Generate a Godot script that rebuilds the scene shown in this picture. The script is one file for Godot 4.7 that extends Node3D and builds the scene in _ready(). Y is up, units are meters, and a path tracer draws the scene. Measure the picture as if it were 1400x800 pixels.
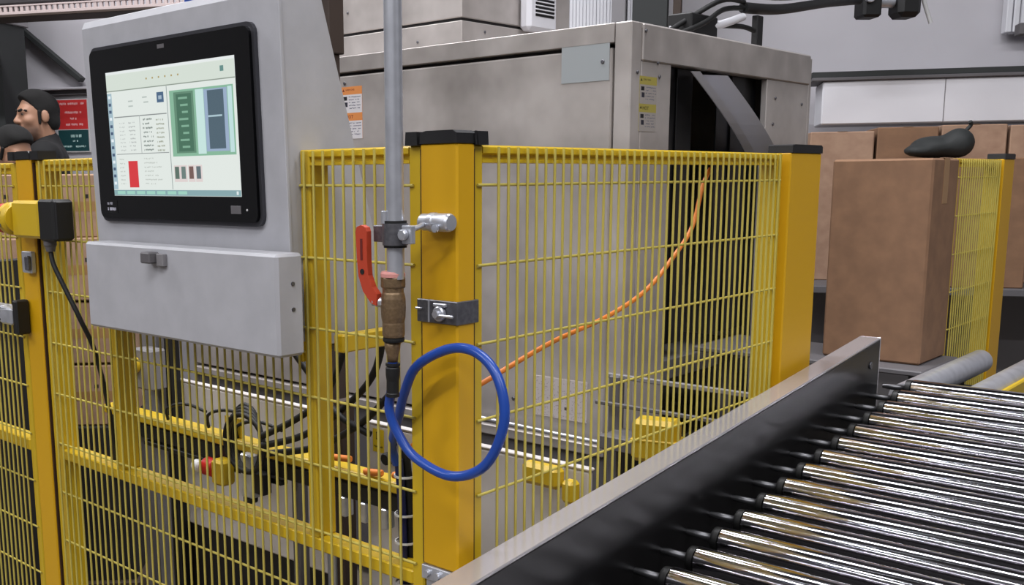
extends Node3D

# ------------------------------------------------------------------ constants
const WALL_TURN := 0.49410      # the hall is turned against the machine cell
const WALL_AT := Vector3(-3.28, 0, -3.431)
const PITCH := 0.02             # mesh of the fence
const FENCE_TOP := 1.40
const ROW0 := 1.351             # topmost horizontal wire

var rng := RandomNumberGenerator.new()
var used := {}
var mesh_cache := {}
var M := {}

# ------------------------------------------------------------------ shape helpers
func V(x, y, z) -> Vector3:
	return Vector3(x, y, z)

func mb() -> SurfaceTool:
	var st := SurfaceTool.new()
	st.begin(Mesh.PRIMITIVE_TRIANGLES)
	return st

func tri(st: SurfaceTool, a: Vector3, b: Vector3, c: Vector3, na: Vector3, nb: Vector3, nc: Vector3, ua := Vector2.ZERO, ub := Vector2.ZERO, uc := Vector2.ZERO) -> void:
	var flip := (b - a).cross(c - a).dot(na + nb + nc) > 0.0
	st.set_normal(na); st.set_uv(ua); st.add_vertex(a)
	if flip:
		st.set_normal(nc); st.set_uv(uc); st.add_vertex(c)
		st.set_normal(nb); st.set_uv(ub); st.add_vertex(b)
	else:
		st.set_normal(nb); st.set_uv(ub); st.add_vertex(b)
		st.set_normal(nc); st.set_uv(uc); st.add_vertex(c)

func flat(st: SurfaceTool, pts: Array, n: Vector3) -> void:
	for i in range(1, pts.size() - 1):
		tri(st, pts[0], pts[i], pts[i + 1], n, n, n)

# a box with chamfered edges; s is the full size
func add_box(st: SurfaceTool, c: Vector3, s: Vector3, bev := 0.0, bas := Basis()) -> void:
	var h := s * 0.5
	var b := minf(bev, minf(h.x, minf(h.y, h.z)) * 0.9)
	var put := func(p: Vector3) -> Vector3: return c + bas * p
	for ax in 3:
		var u := (ax + 1) % 3
		var w := (ax + 2) % 3
		for sg in [-1.0, 1.0]:
			var n := Vector3.ZERO
			n[ax] = sg
			var q := []
			for k in [[-1, -1], [1, -1], [1, 1], [-1, 1]]:
				var p := Vector3.ZERO
				p[ax] = sg * h[ax]
				p[u] = k[0] * (h[u] - b)
				p[w] = k[1] * (h[w] - b)
				q.append(put.call(p))
			flat(st, q, bas * n)
	if b <= 0.0:
		return
	for ax in 3:
		var u := (ax + 1) % 3
		var w := (ax + 2) % 3
		for su in [-1.0, 1.0]:
			for sw in [-1.0, 1.0]:
				var n := Vector3.ZERO
				n[u] = su
				n[w] = sw
				var q := []
				for e in [[-1, 0], [1, 0], [1, 1], [-1, 1]]:
					var p := Vector3.ZERO
					p[ax] = e[0] * (h[ax] - b)
					p[u] = su * (h[u] - (b if e[1] == 1 else 0.0))
					p[w] = sw * (h[w] - (0.0 if e[1] == 1 else b))
					q.append(put.call(p))
				flat(st, q, bas * n.normalized())
	for sx in [-1.0, 1.0]:
		for sy in [-1.0, 1.0]:
			for sz in [-1.0, 1.0]:
				flat(st, [put.call(V(sx * h.x, sy * (h.y - b), sz * (h.z - b))), put.call(V(sx * (h.x - b), sy * h.y, sz * (h.z - b))), put.call(V(sx * (h.x - b), sy * (h.y - b), sz * h.z))], bas * V(sx, sy, sz).normalized())

func mm(a: Vector3, b: Vector3, bev := 0.0, st: SurfaceTool = null) -> SurfaceTool:   # box between two corners
	if st == null:
		st = mb()
	add_box(st, (a + b) * 0.5, (a - b).abs(), bev)
	return st

func frame_of(d: Vector3) -> Basis:
	var y := d.normalized()
	var x := (Vector3.UP if absf(y.y) < 0.95 else Vector3.RIGHT).cross(y).normalized()
	return Basis(x, y, x.cross(y).normalized())

# a lathe about the line from «at» in direction «ax»; profile is [radius, height] pairs; sharp corners get their own normals
func add_lathe(st: SurfaceTool, at: Vector3, ax: Vector3, prof: Array, n := 20, smooth := false) -> void:
	var f := frame_of(ax)
	for i in prof.size() - 1:
		var r0: float = prof[i][0]
		var h0: float = prof[i][1]
		var r1: float = prof[i + 1][0]
		var h1: float = prof[i + 1][1]
		var sl := Vector2(h1 - h0, -(r1 - r0))
		if sl.length() < 1e-7:
			continue
		sl = sl.normalized()
		var s0 := sl
		var s1 := sl
		if smooth:
			if i > 0:
				s0 = (sl + Vector2(h0 - prof[i - 1][1], -(r0 - prof[i - 1][0])).normalized()).normalized()
			if i < prof.size() - 2:
				s1 = (sl + Vector2(prof[i + 2][1] - h1, -(prof[i + 2][0] - r1)).normalized()).normalized()
		for k in n:
			var a0 := TAU * k / n
			var a1 := TAU * (k + 1) / n
			var d0 := f.x * cos(a0) + f.z * sin(a0)
			var d1 := f.x * cos(a1) + f.z * sin(a1)
			var p00 := at + d0 * r0 + f.y * h0
			var p10 := at + d1 * r0 + f.y * h0
			var p01 := at + d0 * r1 + f.y * h1
			var p11 := at + d1 * r1 + f.y * h1
			var n00 := (d0 * s0.x + f.y * s0.y).normalized()
			var n10 := (d1 * s0.x + f.y * s0.y).normalized()
			var n01 := (d0 * s1.x + f.y * s1.y).normalized()
			var n11 := (d1 * s1.x + f.y * s1.y).normalized()
			if r0 > 1e-6:
				tri(st, p00, p10, p11 if r1 > 1e-6 else p01, n00, n10, n11)
			if r1 > 1e-6:
				tri(st, p00, p11, p01, n00, n11, n01)

func add_cyl(st: SurfaceTool, a: Vector3, b: Vector3, r: float, n := 14, bev := 0.0) -> void:
	var l := a.distance_to(b)
	if bev > 0.0:
		add_lathe(st, a, b - a, [[0.0, 0.0], [r - bev, 0.0], [r, bev], [r, l - bev], [r - bev, l], [0.0, l]], n)
	else:
		add_lathe(st, a, b - a, [[0.0, 0.0], [r, 0.0], [r, l], [0.0, l]], n)

func spline(pts: Array, per := 6) -> PackedVector3Array:
	var out := PackedVector3Array()
	for i in pts.size() - 1:
		var p0: Vector3 = pts[maxi(i - 1, 0)]
		var p1: Vector3 = pts[i]
		var p2: Vector3 = pts[i + 1]
		var p3: Vector3 = pts[mini(i + 2, pts.size() - 1)]
		for k in per:
			var t := float(k) / per
			out.append(0.5 * ((2.0 * p1) + (p2 - p0) * t + (2.0 * p0 - 5.0 * p1 + 4.0 * p2 - p3) * t * t + (3.0 * p1 - p0 - 3.0 * p2 + p3) * t * t * t))
	out.append(pts[pts.size() - 1])
	return out

func add_tube(st: SurfaceTool, pts: Array, r: float, n := 8, per := 6) -> void:
	var c := spline(pts, per)
	var x := Vector3.ZERO
	var ring0 := []
	var nor0 := []
	for i in c.size():
		var d := (c[mini(i + 1, c.size() - 1)] - c[maxi(i - 1, 0)]).normalized()
		if x == Vector3.ZERO:
			x = frame_of(d).x
		x = (x - d * x.dot(d)).normalized()
		var z := x.cross(d)
		var ring := []
		var nor := []
		for k in n:
			var a := TAU * k / n
			var q := x * cos(a) + z * sin(a)
			ring.append(c[i] + q * r)
			nor.append(q)
		if i > 0:
			for k in n:
				var j := (k + 1) % n
				tri(st, ring0[k], ring0[j], ring[j], nor0[k], nor0[j], nor[j])
				tri(st, ring0[k], ring[j], ring[k], nor0[k], nor[j], nor[k])
		if i == 0 or i == c.size() - 1:
			flat(st, ring, d * (-1.0 if i == 0 else 1.0))
		ring0 = ring
		nor0 = nor

# a polygon (local x, y) swept along local z from z0 to z1
func add_prism(st: SurfaceTool, poly: PackedVector2Array, z0: float, z1: float, t := Transform3D()) -> void:
	var ids := Geometry2D.triangulate_polygon(poly)
	for i in range(0, ids.size(), 3):
		for e in [[z0, -1.0], [z1, 1.0]]:
			var q := []
			for k in 3:
				q.append(t * V(poly[ids[i + k]].x, poly[ids[i + k]].y, e[0]))
			flat(st, q, t.basis * V(0, 0, e[1]))
	var area := 0.0
	for i in poly.size():
		area += poly[i].cross(poly[(i + 1) % poly.size()])
	for i in poly.size():
		var a := poly[i]
		var b := poly[(i + 1) % poly.size()]
		var d := (b - a).normalized()
		var nn := Vector2(d.y, -d.x) * signf(area)
		flat(st, [t * V(a.x, a.y, z0), t * V(b.x, b.y, z0), t * V(b.x, b.y, z1), t * V(a.x, a.y, z1)], t.basis * V(nn.x, nn.y, 0))

# a thin sheet of print: its front carries the texture, u to the right, v down
func add_sheet(st: SurfaceTool, c: Vector3, w: float, h: float, t: float, bas := Basis()) -> void:
	var p := func(x, y, z): return c + bas * V(x * w * 0.5, y * h * 0.5, z)
	var n := bas.z
	tri(st, p.call(-1, 1, t), p.call(1, 1, t), p.call(1, -1, t), n, n, n, Vector2(0, 0), Vector2(1, 0), Vector2(1, 1))
	tri(st, p.call(-1, 1, t), p.call(1, -1, t), p.call(-1, -1, t), n, n, n, Vector2(0, 0), Vector2(1, 1), Vector2(0, 1))
	for e in [[-1, -1, 1, -1, V(0, -1, 0)], [-1, 1, 1, 1, V(0, 1, 0)], [-1, -1, -1, 1, V(-1, 0, 0)], [1, -1, 1, 1, V(1, 0, 0)]]:
		flat(st, [p.call(e[0], e[1], 0), p.call(e[2], e[3], 0), p.call(e[2], e[3], t), p.call(e[0], e[1], t)], bas * e[4])

# ------------------------------------------------------------------ object helpers
func numbered(n: String) -> String:
	var k: int = used.get(n, -1) + 1
	used[n] = k
	return n if k == 0 else "%s_%03d" % [n, k]

func thing(called: String, label: String, cat: String, at := Vector3.ZERO, turn := 0.0, group := "") -> Node3D:
	var o := Node3D.new()
	o.name = numbered(called)
	add_child(o)
	o.position = at
	o.rotation.y = turn
	tag(o, label, cat, group)
	return o

func tag(o: Node, label: String, cat: String, group := "") -> Node:
	o.set_meta("label", label)
	o.set_meta("category", cat)
	if group:
		o.set_meta("group", group)
	return o

func part(called: String, shape, mat: Material, parent: Node, at := Vector3.ZERO) -> MeshInstance3D:
	var o := MeshInstance3D.new()
	o.mesh = shape.commit() if shape is SurfaceTool else shape
	o.material_override = mat
	o.cast_shadow = GeometryInstance3D.SHADOW_CASTING_SETTING_ON
	o.name = numbered(called) if parent == self else called
	parent.add_child(o, true)
	o.position = at
	return o

func struct(called: String, shape, mat: Material, at := Vector3.ZERO, turn := 0.0) -> MeshInstance3D:
	var o := part(called, shape, mat, self, at)
	o.rotation.y = turn
	o.set_meta("kind", "structure")
	o.set_meta("label", called.replace("_", " ") + " of the factory hall around the machine")
	o.set_meta("category", called.split("_")[0])
	return o

func copy(o: Node3D, at: Vector3, label: String) -> Node3D:
	var c: Node3D = o.duplicate()
	c.name = numbered(String(o.name).trim_suffix("_001"))
	add_child(c)
	c.position = at
	c.set_meta("label", label)
	return c

func hall(a: float, y: float, b: float) -> Vector3:      # metres along the back wall, up, and out from it
	return WALL_AT + V(0.8804, 0, -0.4742) * a + V(0.4742, 0, 0.8804) * b + V(0, y, 0)

# ------------------------------------------------------------------ materials
func mat(c: Color, rough := 0.5, metal := 0.0) -> StandardMaterial3D:
	var m := StandardMaterial3D.new()
	m.albedo_color = c
	m.roughness = rough
	m.metallic = metal
	return m

func noise_tex(freq: float, lo: Color, hi: Color, octaves := 4, size := 512, sx := 1.0) -> ImageTexture:
	var n := FastNoiseLite.new()
	n.seed = 7 + int(freq * 1000.0)
	n.frequency = freq
	n.fractal_octaves = octaves
	var im := Image.create(size, size, false, Image.FORMAT_RGB8)
	var r := TAU
	for y in size:
		for x in size:
			# fold so that the texture tiles
			var fx := absf(float(x) / size * 2.0 - 1.0) * size * 0.5
			var fy := absf(float(y) / size * 2.0 - 1.0) * size * 0.5
			var v := clampf(n.get_noise_2d(fx * sx, fy) * 0.9 + 0.5, 0.0, 1.0)
			im.set_pixel(x, y, lo.lerp(hi, v))
	return ImageTexture.create_from_image(im)

func noisy(lo: Color, hi: Color, rough: float, metal: float, freq := 0.02, scale := 1.0, sx := 1.0) -> StandardMaterial3D:
	var m := mat(Color.WHITE, rough, metal)
	m.albedo_texture = noise_tex(freq, lo, hi, 4, 256, sx)
	m.uv1_triplanar = true
	m.uv1_world_triplanar = true
	m.uv1_scale = Vector3.ONE * scale
	return m

func g(v: float) -> Color:
	return Color(v, v, v)

func make_materials() -> void:
	M.yellow = mat(Color(0.78, 0.65, 0.09), 0.42)
	M.yellow.clearcoat_enabled = true
	M.yellow.clearcoat = 0.25
	M.yellow.clearcoat_roughness = 0.35
	M.wire = mat(Color(0.74, 0.68, 0.33), 0.42)
	M.post = mat(Color(0.80, 0.61, 0.03), 0.45)
	M.black = mat(Color(0.05, 0.05, 0.055), 0.55)
	M.cap = mat(Color(0.075, 0.075, 0.085), 0.5)
	M.rubber = mat(Color(0.035, 0.035, 0.04), 0.75)
	M.cable = mat(Color(0.03, 0.03, 0.033), 0.6)
	M.seam = mat(Color(0.20, 0.10, 0.02), 0.8)
	M.steel = noisy(Color(0.64, 0.615, 0.60), Color(0.76, 0.735, 0.72), 0.42, 0.42, 0.012, 1.3)
	M.steel_side = M.steel
	M.zinc = noisy(Color(0.72, 0.73, 0.76), Color(0.82, 0.83, 0.86), 0.32, 0.65, 0.02, 4.0)
	M.dark_zinc = noisy(Color(0.38, 0.38, 0.40), Color(0.46, 0.46, 0.48), 0.4, 0.7, 0.05, 9.0)
	M.guide = noisy(Color(0.78, 0.76, 0.77), Color(0.83, 0.81, 0.82), 0.2, 0.6, 0.01, 1.0)
	M.liner = mat(Color(0.05, 0.047, 0.05), 0.3)
	M.chrome = mat(Color(0.80, 0.79, 0.81), 0.1, 1.0)
	M.spindle = mat(Color(0.38, 0.38, 0.39), 0.35, 0.9)
	M.collar = mat(Color(0.03, 0.03, 0.03), 0.5)
	M.console = noisy(Color(0.66, 0.66, 0.68), Color(0.69, 0.69, 0.71), 0.5, 0.0, 0.03, 2.0)
	M.bezel = mat(Color(0.025, 0.025, 0.03), 0.12)
	M.bezel_rim = mat(Color(0.30, 0.30, 0.32), 0.4, 0.6)
	M.white = mat(Color(0.80, 0.80, 0.80), 0.5)
	M.housing = noisy(Color(0.76, 0.74, 0.73), Color(0.82, 0.80, 0.79), 0.5, 0.1, 0.02, 1.0)
	M.brass = noisy(Color(0.44, 0.36, 0.27), Color(0.54, 0.45, 0.34), 0.42, 0.55, 0.06, 14.0)
	M.copper_tape = mat(Color(0.80, 0.55, 0.52), 0.7)
	M.handle = mat(Color(0.70, 0.24, 0.14), 0.5)
	M.red = mat(Color(0.72, 0.10, 0.07), 0.4)
	M.blue = mat(Color(0.12, 0.27, 0.60), 0.3)
	M.blue_dark = mat(Color(0.04, 0.09, 0.30), 0.4)
	M.orange = mat(Color(0.85, 0.48, 0.16), 0.5)
	M.carton = noisy(Color(0.48, 0.36, 0.27), Color(0.53, 0.40, 0.30), 0.85, 0.0, 0.03, 2.0)
	M.carton_pale = noisy(Color(0.58, 0.46, 0.38), Color(0.66, 0.54, 0.45), 0.85, 0.0, 0.03, 2.0)
	M.tape = mat(Color(0.60, 0.46, 0.30), 0.35)
	M.curtain = mat(Color(0.055, 0.055, 0.065), 0.4)
	M.dark = mat(Color(0.09, 0.08, 0.08), 0.7)
	M.charcoal = mat(Color(0.16, 0.17, 0.17), 0.7)
	M.wall = noisy(Color(0.72, 0.71, 0.73), Color(0.76, 0.75, 0.77), 0.8, 0.0, 0.02, 0.4)
	M.far_wall = mat(Color(0.46, 0.46, 0.47), 0.8)
	M.tray = mat(Color(0.72, 0.66, 0.65), 0.5)
	M.panel = noisy(Color(0.80, 0.80, 0.82), Color(0.84, 0.84, 0.86), 0.55, 0.0, 0.02, 0.5)
	M.ceiling = mat(Color(0.22, 0.22, 0.23), 0.9)
	M.floor = noisy(Color(0.33, 0.30, 0.27), Color(0.42, 0.39, 0.35), 0.6, 0.0, 0.02, 0.8)
	M.grey = mat(Color(0.48, 0.47, 0.48), 0.6)
	M.dim = mat(Color(0.36, 0.35, 0.36), 0.6)
	M.brown = mat(Color(0.22, 0.17, 0.14), 0.7)
	M.skin = mat(Color.WHITE, 0.55)
	M.skin.vertex_color_use_as_albedo = true
	M.hair = noisy(Color(0.02, 0.018, 0.017), Color(0.07, 0.06, 0.055), 0.9, 0.0, 0.12, 12.0)
	M.jacket = mat(Color(0.035, 0.035, 0.042), 0.85)
	M.trousers = mat(Color(0.07, 0.07, 0.09), 0.9)
	M.shoe = mat(Color(0.04, 0.04, 0.04), 0.6)
	M.eye = mat(Color(0.50, 0.46, 0.43), 0.4)

# ------------------------------------------------------------------ print
const GLYPH := {"A": "0E11111F111111", "C": "0E11101010110E", "D": "1E11111111111E", "E": "1F10101E10101F", "F": "1F10101E101010", "G": "0E11101711110F", "H": "1111111F111111", "I": "0E04040404040E", "L": "1010101010101F", "N": "11191513111111", "O": "0E11111111110E", "R": "1E11111E141211", "S": "0F10100E01011E", "T": "1F040404040404", "U": "1111111111110E", "W": "1111111515150A"}

func draw_text(im: Image, s: String, x: int, y: int, k: int, c: Color) -> void:
	for i in s.length():
		var gl: String = GLYPH.get(s[i], "")
		if gl == "":
			continue
		for r in 7:
			var bits := gl.substr(r * 2, 2).hex_to_int()
			for b in 5:
				if bits & (16 >> b):
					im.fill_rect(Rect2i(x + (i * 6 + b) * k, y + r * k, k, k), c)

func scribble(im: Image, x0: int, x1: int, y: int, h: int, c: Color) -> void:       # a line of small print
	var x := x0
	while x < x1:
		var w := rng.randi_range(2, 5)
		if rng.randf() < 0.8:
			im.fill_rect(Rect2i(x, y + rng.randi_range(0, 1), w, h - rng.randi_range(0, 1)), c)
		x += w + 1

func printed(im: Image, rough := 0.5) -> StandardMaterial3D:
	var m := mat(Color.WHITE, rough)
	m.albedo_texture = ImageTexture.create_from_image(im)
	m.texture_repeat = false
	return m

func sticker(band: Color, paper: Color, ink: Color, w1: String, w2: String) -> StandardMaterial3D:
	var im := Image.create(96, 224, false, Image.FORMAT_RGB8)
	im.fill(paper)
	for e in [[0, w1], [112, w2]]:
		var y: int = e[0]
		im.fill_rect(Rect2i(0, y, 96, 34), band)
		draw_text(im, e[1], 20, y + 10, 2 if String(e[1]).length() < 6 else 1, ink)
		for k in 12:
			im.fill_rect(Rect2i(9 - k / 2, y + 8 + k, k, 1), ink)
		im.fill_rect(Rect2i(8, y + 42, 18, 16), Color(0.08, 0.08, 0.1))
		im.fill_rect(Rect2i(12, y + 66, 16, 20), Color(0.15, 0.15, 0.2))
		for r in 5:
			scribble(im, 34, 88, y + 42 + r * 12, 4, Color(0.35, 0.35, 0.42))
	return printed(im)

func hall_sign() -> StandardMaterial3D:
	var im := Image.create(128, 220, false, Image.FORMAT_RGB8)
	im.fill(Color(0.80, 0.78, 0.78))
	im.fill_rect(Rect2i(3, 3, 122, 122), Color(0.80, 0.20, 0.20))
	im.fill_rect(Rect2i(3, 128, 122, 88), Color(0.10, 0.27, 0.28))
	var pale := Color(0.93, 0.70, 0.70)
	scribble(im, 14, 116, 14, 9, pale)
	scribble(im, 34, 98, 50, 9, pale)
	scribble(im, 54, 76, 76, 8, pale)
	scribble(im, 36, 102, 100, 9, pale)
	var pale2 := Color(0.75, 0.86, 0.84)
	scribble(im, 46, 96, 146, 12, pale2)
	scribble(im, 60, 82, 170, 7, pale2)
	scribble(im, 20, 112, 192, 8, pale2)
	return printed(im)

func screen_image() -> Image:
	var W := 640
	var H := 384
	var im := Image.create(W, H, false, Image.FORMAT_RGB8)
	im.fill(Color(0.91, 0.94, 0.92))
	var R := func(u0: float, v0: float, u1: float, v1: float, c: Color): im.fill_rect(Rect2i(int(u0 * W), int(v0 * H), maxi(1, int((u1 - u0) * W)), maxi(1, int((v1 - v0) * H))), c)
	R.call(0, 0, 1, 0.02, Color(0.93, 0.95, 0.95))
	R.call(0.0, 0.025, 1, 0.15, Color(0.86, 0.90, 0.86))
	R.call(0, 0.15, 1, 0.158, Color(0.58, 0.62, 0.58))
	for k in 6:
		R.call(0.34 + k * 0.05, 0.08, 0.352 + k * 0.05, 0.095, Color(0.70, 0.62, 0.42))
	R.call(0.90, 0.06, 0.925, 0.10, Color(0.42, 0.58, 0.56))
	# side bar
	R.call(0, 0.17, 0.04, 0.95, Color(0.66, 0.76, 0.80))
	for k in 13:
		R.call(0.008, 0.19 + k * 0.058, 0.03, 0.215 + k * 0.058, Color(0.30, 0.38, 0.48) if k % 3 else Color(0.92, 0.96, 0.98))
	# upper left
	R.call(0.42, 0.20, 0.475, 0.28, Color(0.32, 0.42, 0.54))
	R.call(0.432, 0.225, 0.46, 0.255, Color(0.66, 0.74, 0.80))
	for p in [[0.18, 0.24], [0.30, 0.22], [0.31, 0.26], [0.18, 0.28]]:
		R.call(p[0], p[1], p[0] + 0.04, p[1] + 0.012, Color(0.74, 0.78, 0.76))
	R.call(0.05, 0.36, 0.49, 0.368, Color(0.55, 0.57, 0.57))
	R.call(0.265, 0.36, 0.27, 0.66, Color(0.70, 0.72, 0.72))
	for r in 8:
		scribble(im, int(0.09 * W), int(0.13 * W), int((0.41 + r * 0.031) * H), 4, Color(0.78, 0.80, 0.79))
		scribble(im, int(0.17 * W), int(0.22 * W), int((0.41 + r * 0.031) * H), 4, Color(0.72, 0.74, 0.73))
		scribble(im, int(0.29 * W), int(0.37 * W), int((0.39 + r * 0.034) * H), 5, Color(0.52, 0.56, 0.54))
		scribble(im, int(0.40 * W), int(0.46 * W), int((0.40 + r * 0.034) * H), 5, Color(0.66, 0.68, 0.62))
	R.call(0.05, 0.66, 0.49, 0.667, Color(0.55, 0.57, 0.57))
	R.call(0.145, 0.72, 0.225, 0.935, Color(0.86, 0.24, 0.26))
	for r in 7:
		scribble(im, int(0.07 * W), int(0.11 * W), int((0.70 + r * 0.033) * H), 4, Color(0.78, 0.80, 0.78))
		scribble(im, int(0.28 * W), int((0.36 + (r % 3) * 0.03) * W), int((0.70 + r * 0.033) * H), 4, Color(0.78, 0.80, 0.78))
	R.call(0.497, 0.16, 0.503, 0.95, Color(0.58, 0.62, 0.62))
	# green camera picture
	R.call(0.52, 0.20, 0.985, 0.70, Color(0.55, 0.74, 0.63))
	R.call(0.55, 0.215, 0.70, 0.675, Color(0.40, 0.56, 0.47))
	R.call(0.57, 0.23, 0.685, 0.66, Color(0.30, 0.46, 0.38))
	for k in 8:
		R.call(0.585 + (k % 3) * 0.012, 0.255 + k * 0.052, 0.655, 0.272 + k * 0.052, Color(0.52, 0.70, 0.60))
	R.call(0.715, 0.21, 0.775, 0.685, Color(0.80, 0.92, 0.90))
	R.call(0.775, 0.215, 0.94, 0.67, Color(0.62, 0.70, 0.80))
	R.call(0.80, 0.225, 0.915, 0.65, Color(0.33, 0.41, 0.46))
	R.call(0.80, 0.405, 0.90, 0.42, Color(0.70, 0.80, 0.84))
	R.call(0.945, 0.21, 0.975, 0.68, Color(0.78, 0.90, 0.90))
	# thumbnails
	for e in [[0.525, Color(0.38, 0.46, 0.42)], [0.575, Color(0.44, 0.52, 0.50)], [0.635, Color(0.48, 0.38, 0.36)], [0.69, Color(0.40, 0.46, 0.48)]]:
		R.call(e[0] - 0.006, 0.765, e[0] + 0.045, 0.895, Color(0.90, 0.85, 0.84))
		R.call(e[0], 0.775, e[0] + 0.034, 0.87, e[1])
	# task bar
	R.call(0.0, 0.955, 1, 1.0, Color(0.55, 0.68, 0.70))
	for k in 7:
		R.call(0.03 + k * 0.085, 0.962, 0.10 + k * 0.085, 0.99, Color(0.64, 0.84, 0.78))
	R.call(0.97, 0.962, 0.985, 0.99, Color(0.90, 0.94, 0.94))
	return im

# ------------------------------------------------------------------ people: distance fields meshed as surface nets
func cap(a: Vector3, b: Vector3, ra: float, rb: float, k := 0.03) -> Array:
	return [0, a, b, ra, rb, k]

func egg(c: Vector3, r: Vector3, k := 0.02, bas := Basis()) -> Array:
	return [1, c, r, bas, 0.0, k]

func prim_d(p: Array, q: Vector3) -> float:
	if p[0] == 0:
		var ab: Vector3 = p[2] - p[1]
		var t := clampf((q - p[1]).dot(ab) / maxf(ab.length_squared(), 1e-9), 0.0, 1.0)
		return q.distance_to(p[1] + ab * t) - lerpf(p[3], p[4], t)
	var l: Vector3 = (p[3] as Basis).transposed() * (q - p[1])
	var r: Vector3 = p[2]
	var k0 := (l / r).length()
	var k1 := (l / (r * r)).length()
	return k0 * (k0 - 1.0) / maxf(k1, 1e-6)

func net(st: SurfaceTool, prims: Array, cell: float, xf: Transform3D, color: Callable, cut = null) -> void:
	var lo := Vector3.ONE * 1e9
	var hi := -lo
	var boxes := []
	for p in prims:
		var a: Vector3
		var b: Vector3
		var m: float = p[5] + cell * 2.0
		if p[0] == 0:
			var r := maxf(p[3], p[4]) + m
			a = (p[1] as Vector3).min(p[2]) - Vector3.ONE * r
			b = (p[1] as Vector3).max(p[2]) + Vector3.ONE * r
		else:
			var r2 := maxf(p[2].x, maxf(p[2].y, p[2].z)) + m
			a = p[1] - Vector3.ONE * r2
			b = p[1] + Vector3.ONE * r2
		boxes.append([a, b])
		lo = lo.min(a)
		hi = hi.max(b)
	var nx := int((hi.x - lo.x) / cell) + 2
	var ny := int((hi.y - lo.y) / cell) + 2
	var nz := int((hi.z - lo.z) / cell) + 2
	var f := PackedFloat32Array()
	f.resize(nx * ny * nz)
	f.fill(1.0)
	for i in prims.size():
		var p: Array = prims[i]
		var k: float = p[5]
		var a: Vector3 = (boxes[i][0] - lo) / cell
		var b: Vector3 = (boxes[i][1] - lo) / cell
		for z in range(maxi(0, int(a.z)), mini(nz, int(b.z) + 2)):
			for y in range(maxi(0, int(a.y)), mini(ny, int(b.y) + 2)):
				var row := (z * ny + y) * nx
				for x in range(maxi(0, int(a.x)), mini(nx, int(b.x) + 2)):
					var d := prim_d(p, lo + V(x, y, z) * cell)
					var o := f[row + x]
					var h := maxf(k - absf(d - o), 0.0) / k
					f[row + x] = minf(d, o) - h * h * k * 0.25
	if cut != null:
		for z in nz:
			for y in ny:
				for x in nx:
					var j := (z * ny + y) * nx + x
					if f[j] < cell * 3.0:
						f[j] = maxf(f[j], cut.call(lo + V(x, y, z) * cell))
	var id := {}
	var pts := []
	var step := [0, 1, nx, nx + 1, nx * ny, nx * ny + 1, nx * ny + nx, nx * ny + nx + 1]
	for z in nz - 1:
		for y in ny - 1:
			for x in nx - 1:
				var j := (z * ny + y) * nx + x
				var n := 0
				for s in step:
					if f[j + s] < 0.0:
						n += 1
				if n == 0 or n == 8:
					continue
				var acc := Vector3.ZERO
				var c := 0
				for e in [[0, 1], [2, 3], [4, 5], [6, 7], [0, 2], [1, 3], [4, 6], [5, 7], [0, 4], [1, 5], [2, 6], [3, 7]]:
					var f0: float = f[j + step[e[0]]]
					var f1: float = f[j + step[e[1]]]
					if (f0 < 0.0) != (f1 < 0.0):
						var t := f0 / (f0 - f1)
						var c0 := V(e[0] & 1, (e[0] >> 1) & 1, e[0] >> 2)
						var c1 := V(e[1] & 1, (e[1] >> 1) & 1, e[1] >> 2)
						acc += c0.lerp(c1, t)
						c += 1
				id[j] = pts.size()
				pts.append(lo + (V(x, y, z) + acc / c) * cell)
	var nor := []
	for p in pts:
		nor.append(Vector3.ZERO)
	var quads := []
	var sx := 1
	var sy := nx
	var sz := nx * ny
	for j in id:
		for e in [[sx, sy, sz], [sy, sz, sx], [sz, sx, sy]]:
			var inside: bool = f[j] < 0.0
			if inside == (f[j + e[0]] < 0.0):
				continue
			var a0 = id.get(j - e[1] - e[2], -1)
			var a1 = id.get(j - e[2], -1)
			var a2 = id[j]
			var a3 = id.get(j - e[1], -1)
			if a0 < 0 or a1 < 0 or a3 < 0:
				continue
			var out := V(1 if e[0] == sx else 0, 1 if e[0] == sy else 0, 1 if e[0] == sz else 0) * (1.0 if inside else -1.0)
			var n: Vector3 = (pts[a2] - pts[a0]).cross(pts[a3] - pts[a1])
			if n.dot(out) < 0.0:
				n = -n
			for v in [a0, a1, a2, a3]:
				nor[v] += n
			quads.append([a0, a1, a2, a3, out])
	for i in nor.size():
		nor[i] = nor[i].normalized()
	for q in quads:
		for t in [[0, 1, 2], [0, 2, 3]]:
			var a: int = q[t[0]]
			var b: int = q[t[1]]
			var c: int = q[t[2]]
			if ((pts[b] - pts[a]).cross(pts[c] - pts[a])).dot(nor[a] + nor[b] + nor[c]) > 0.0:
				var s := b
				b = c
				c = s
			for v in [a, b, c]:
				st.set_color(color.call(pts[v]))
				st.set_normal(xf.basis * nor[v])
				st.set_uv(Vector2.ZERO)
				st.add_vertex(xf * pts[v])

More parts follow.
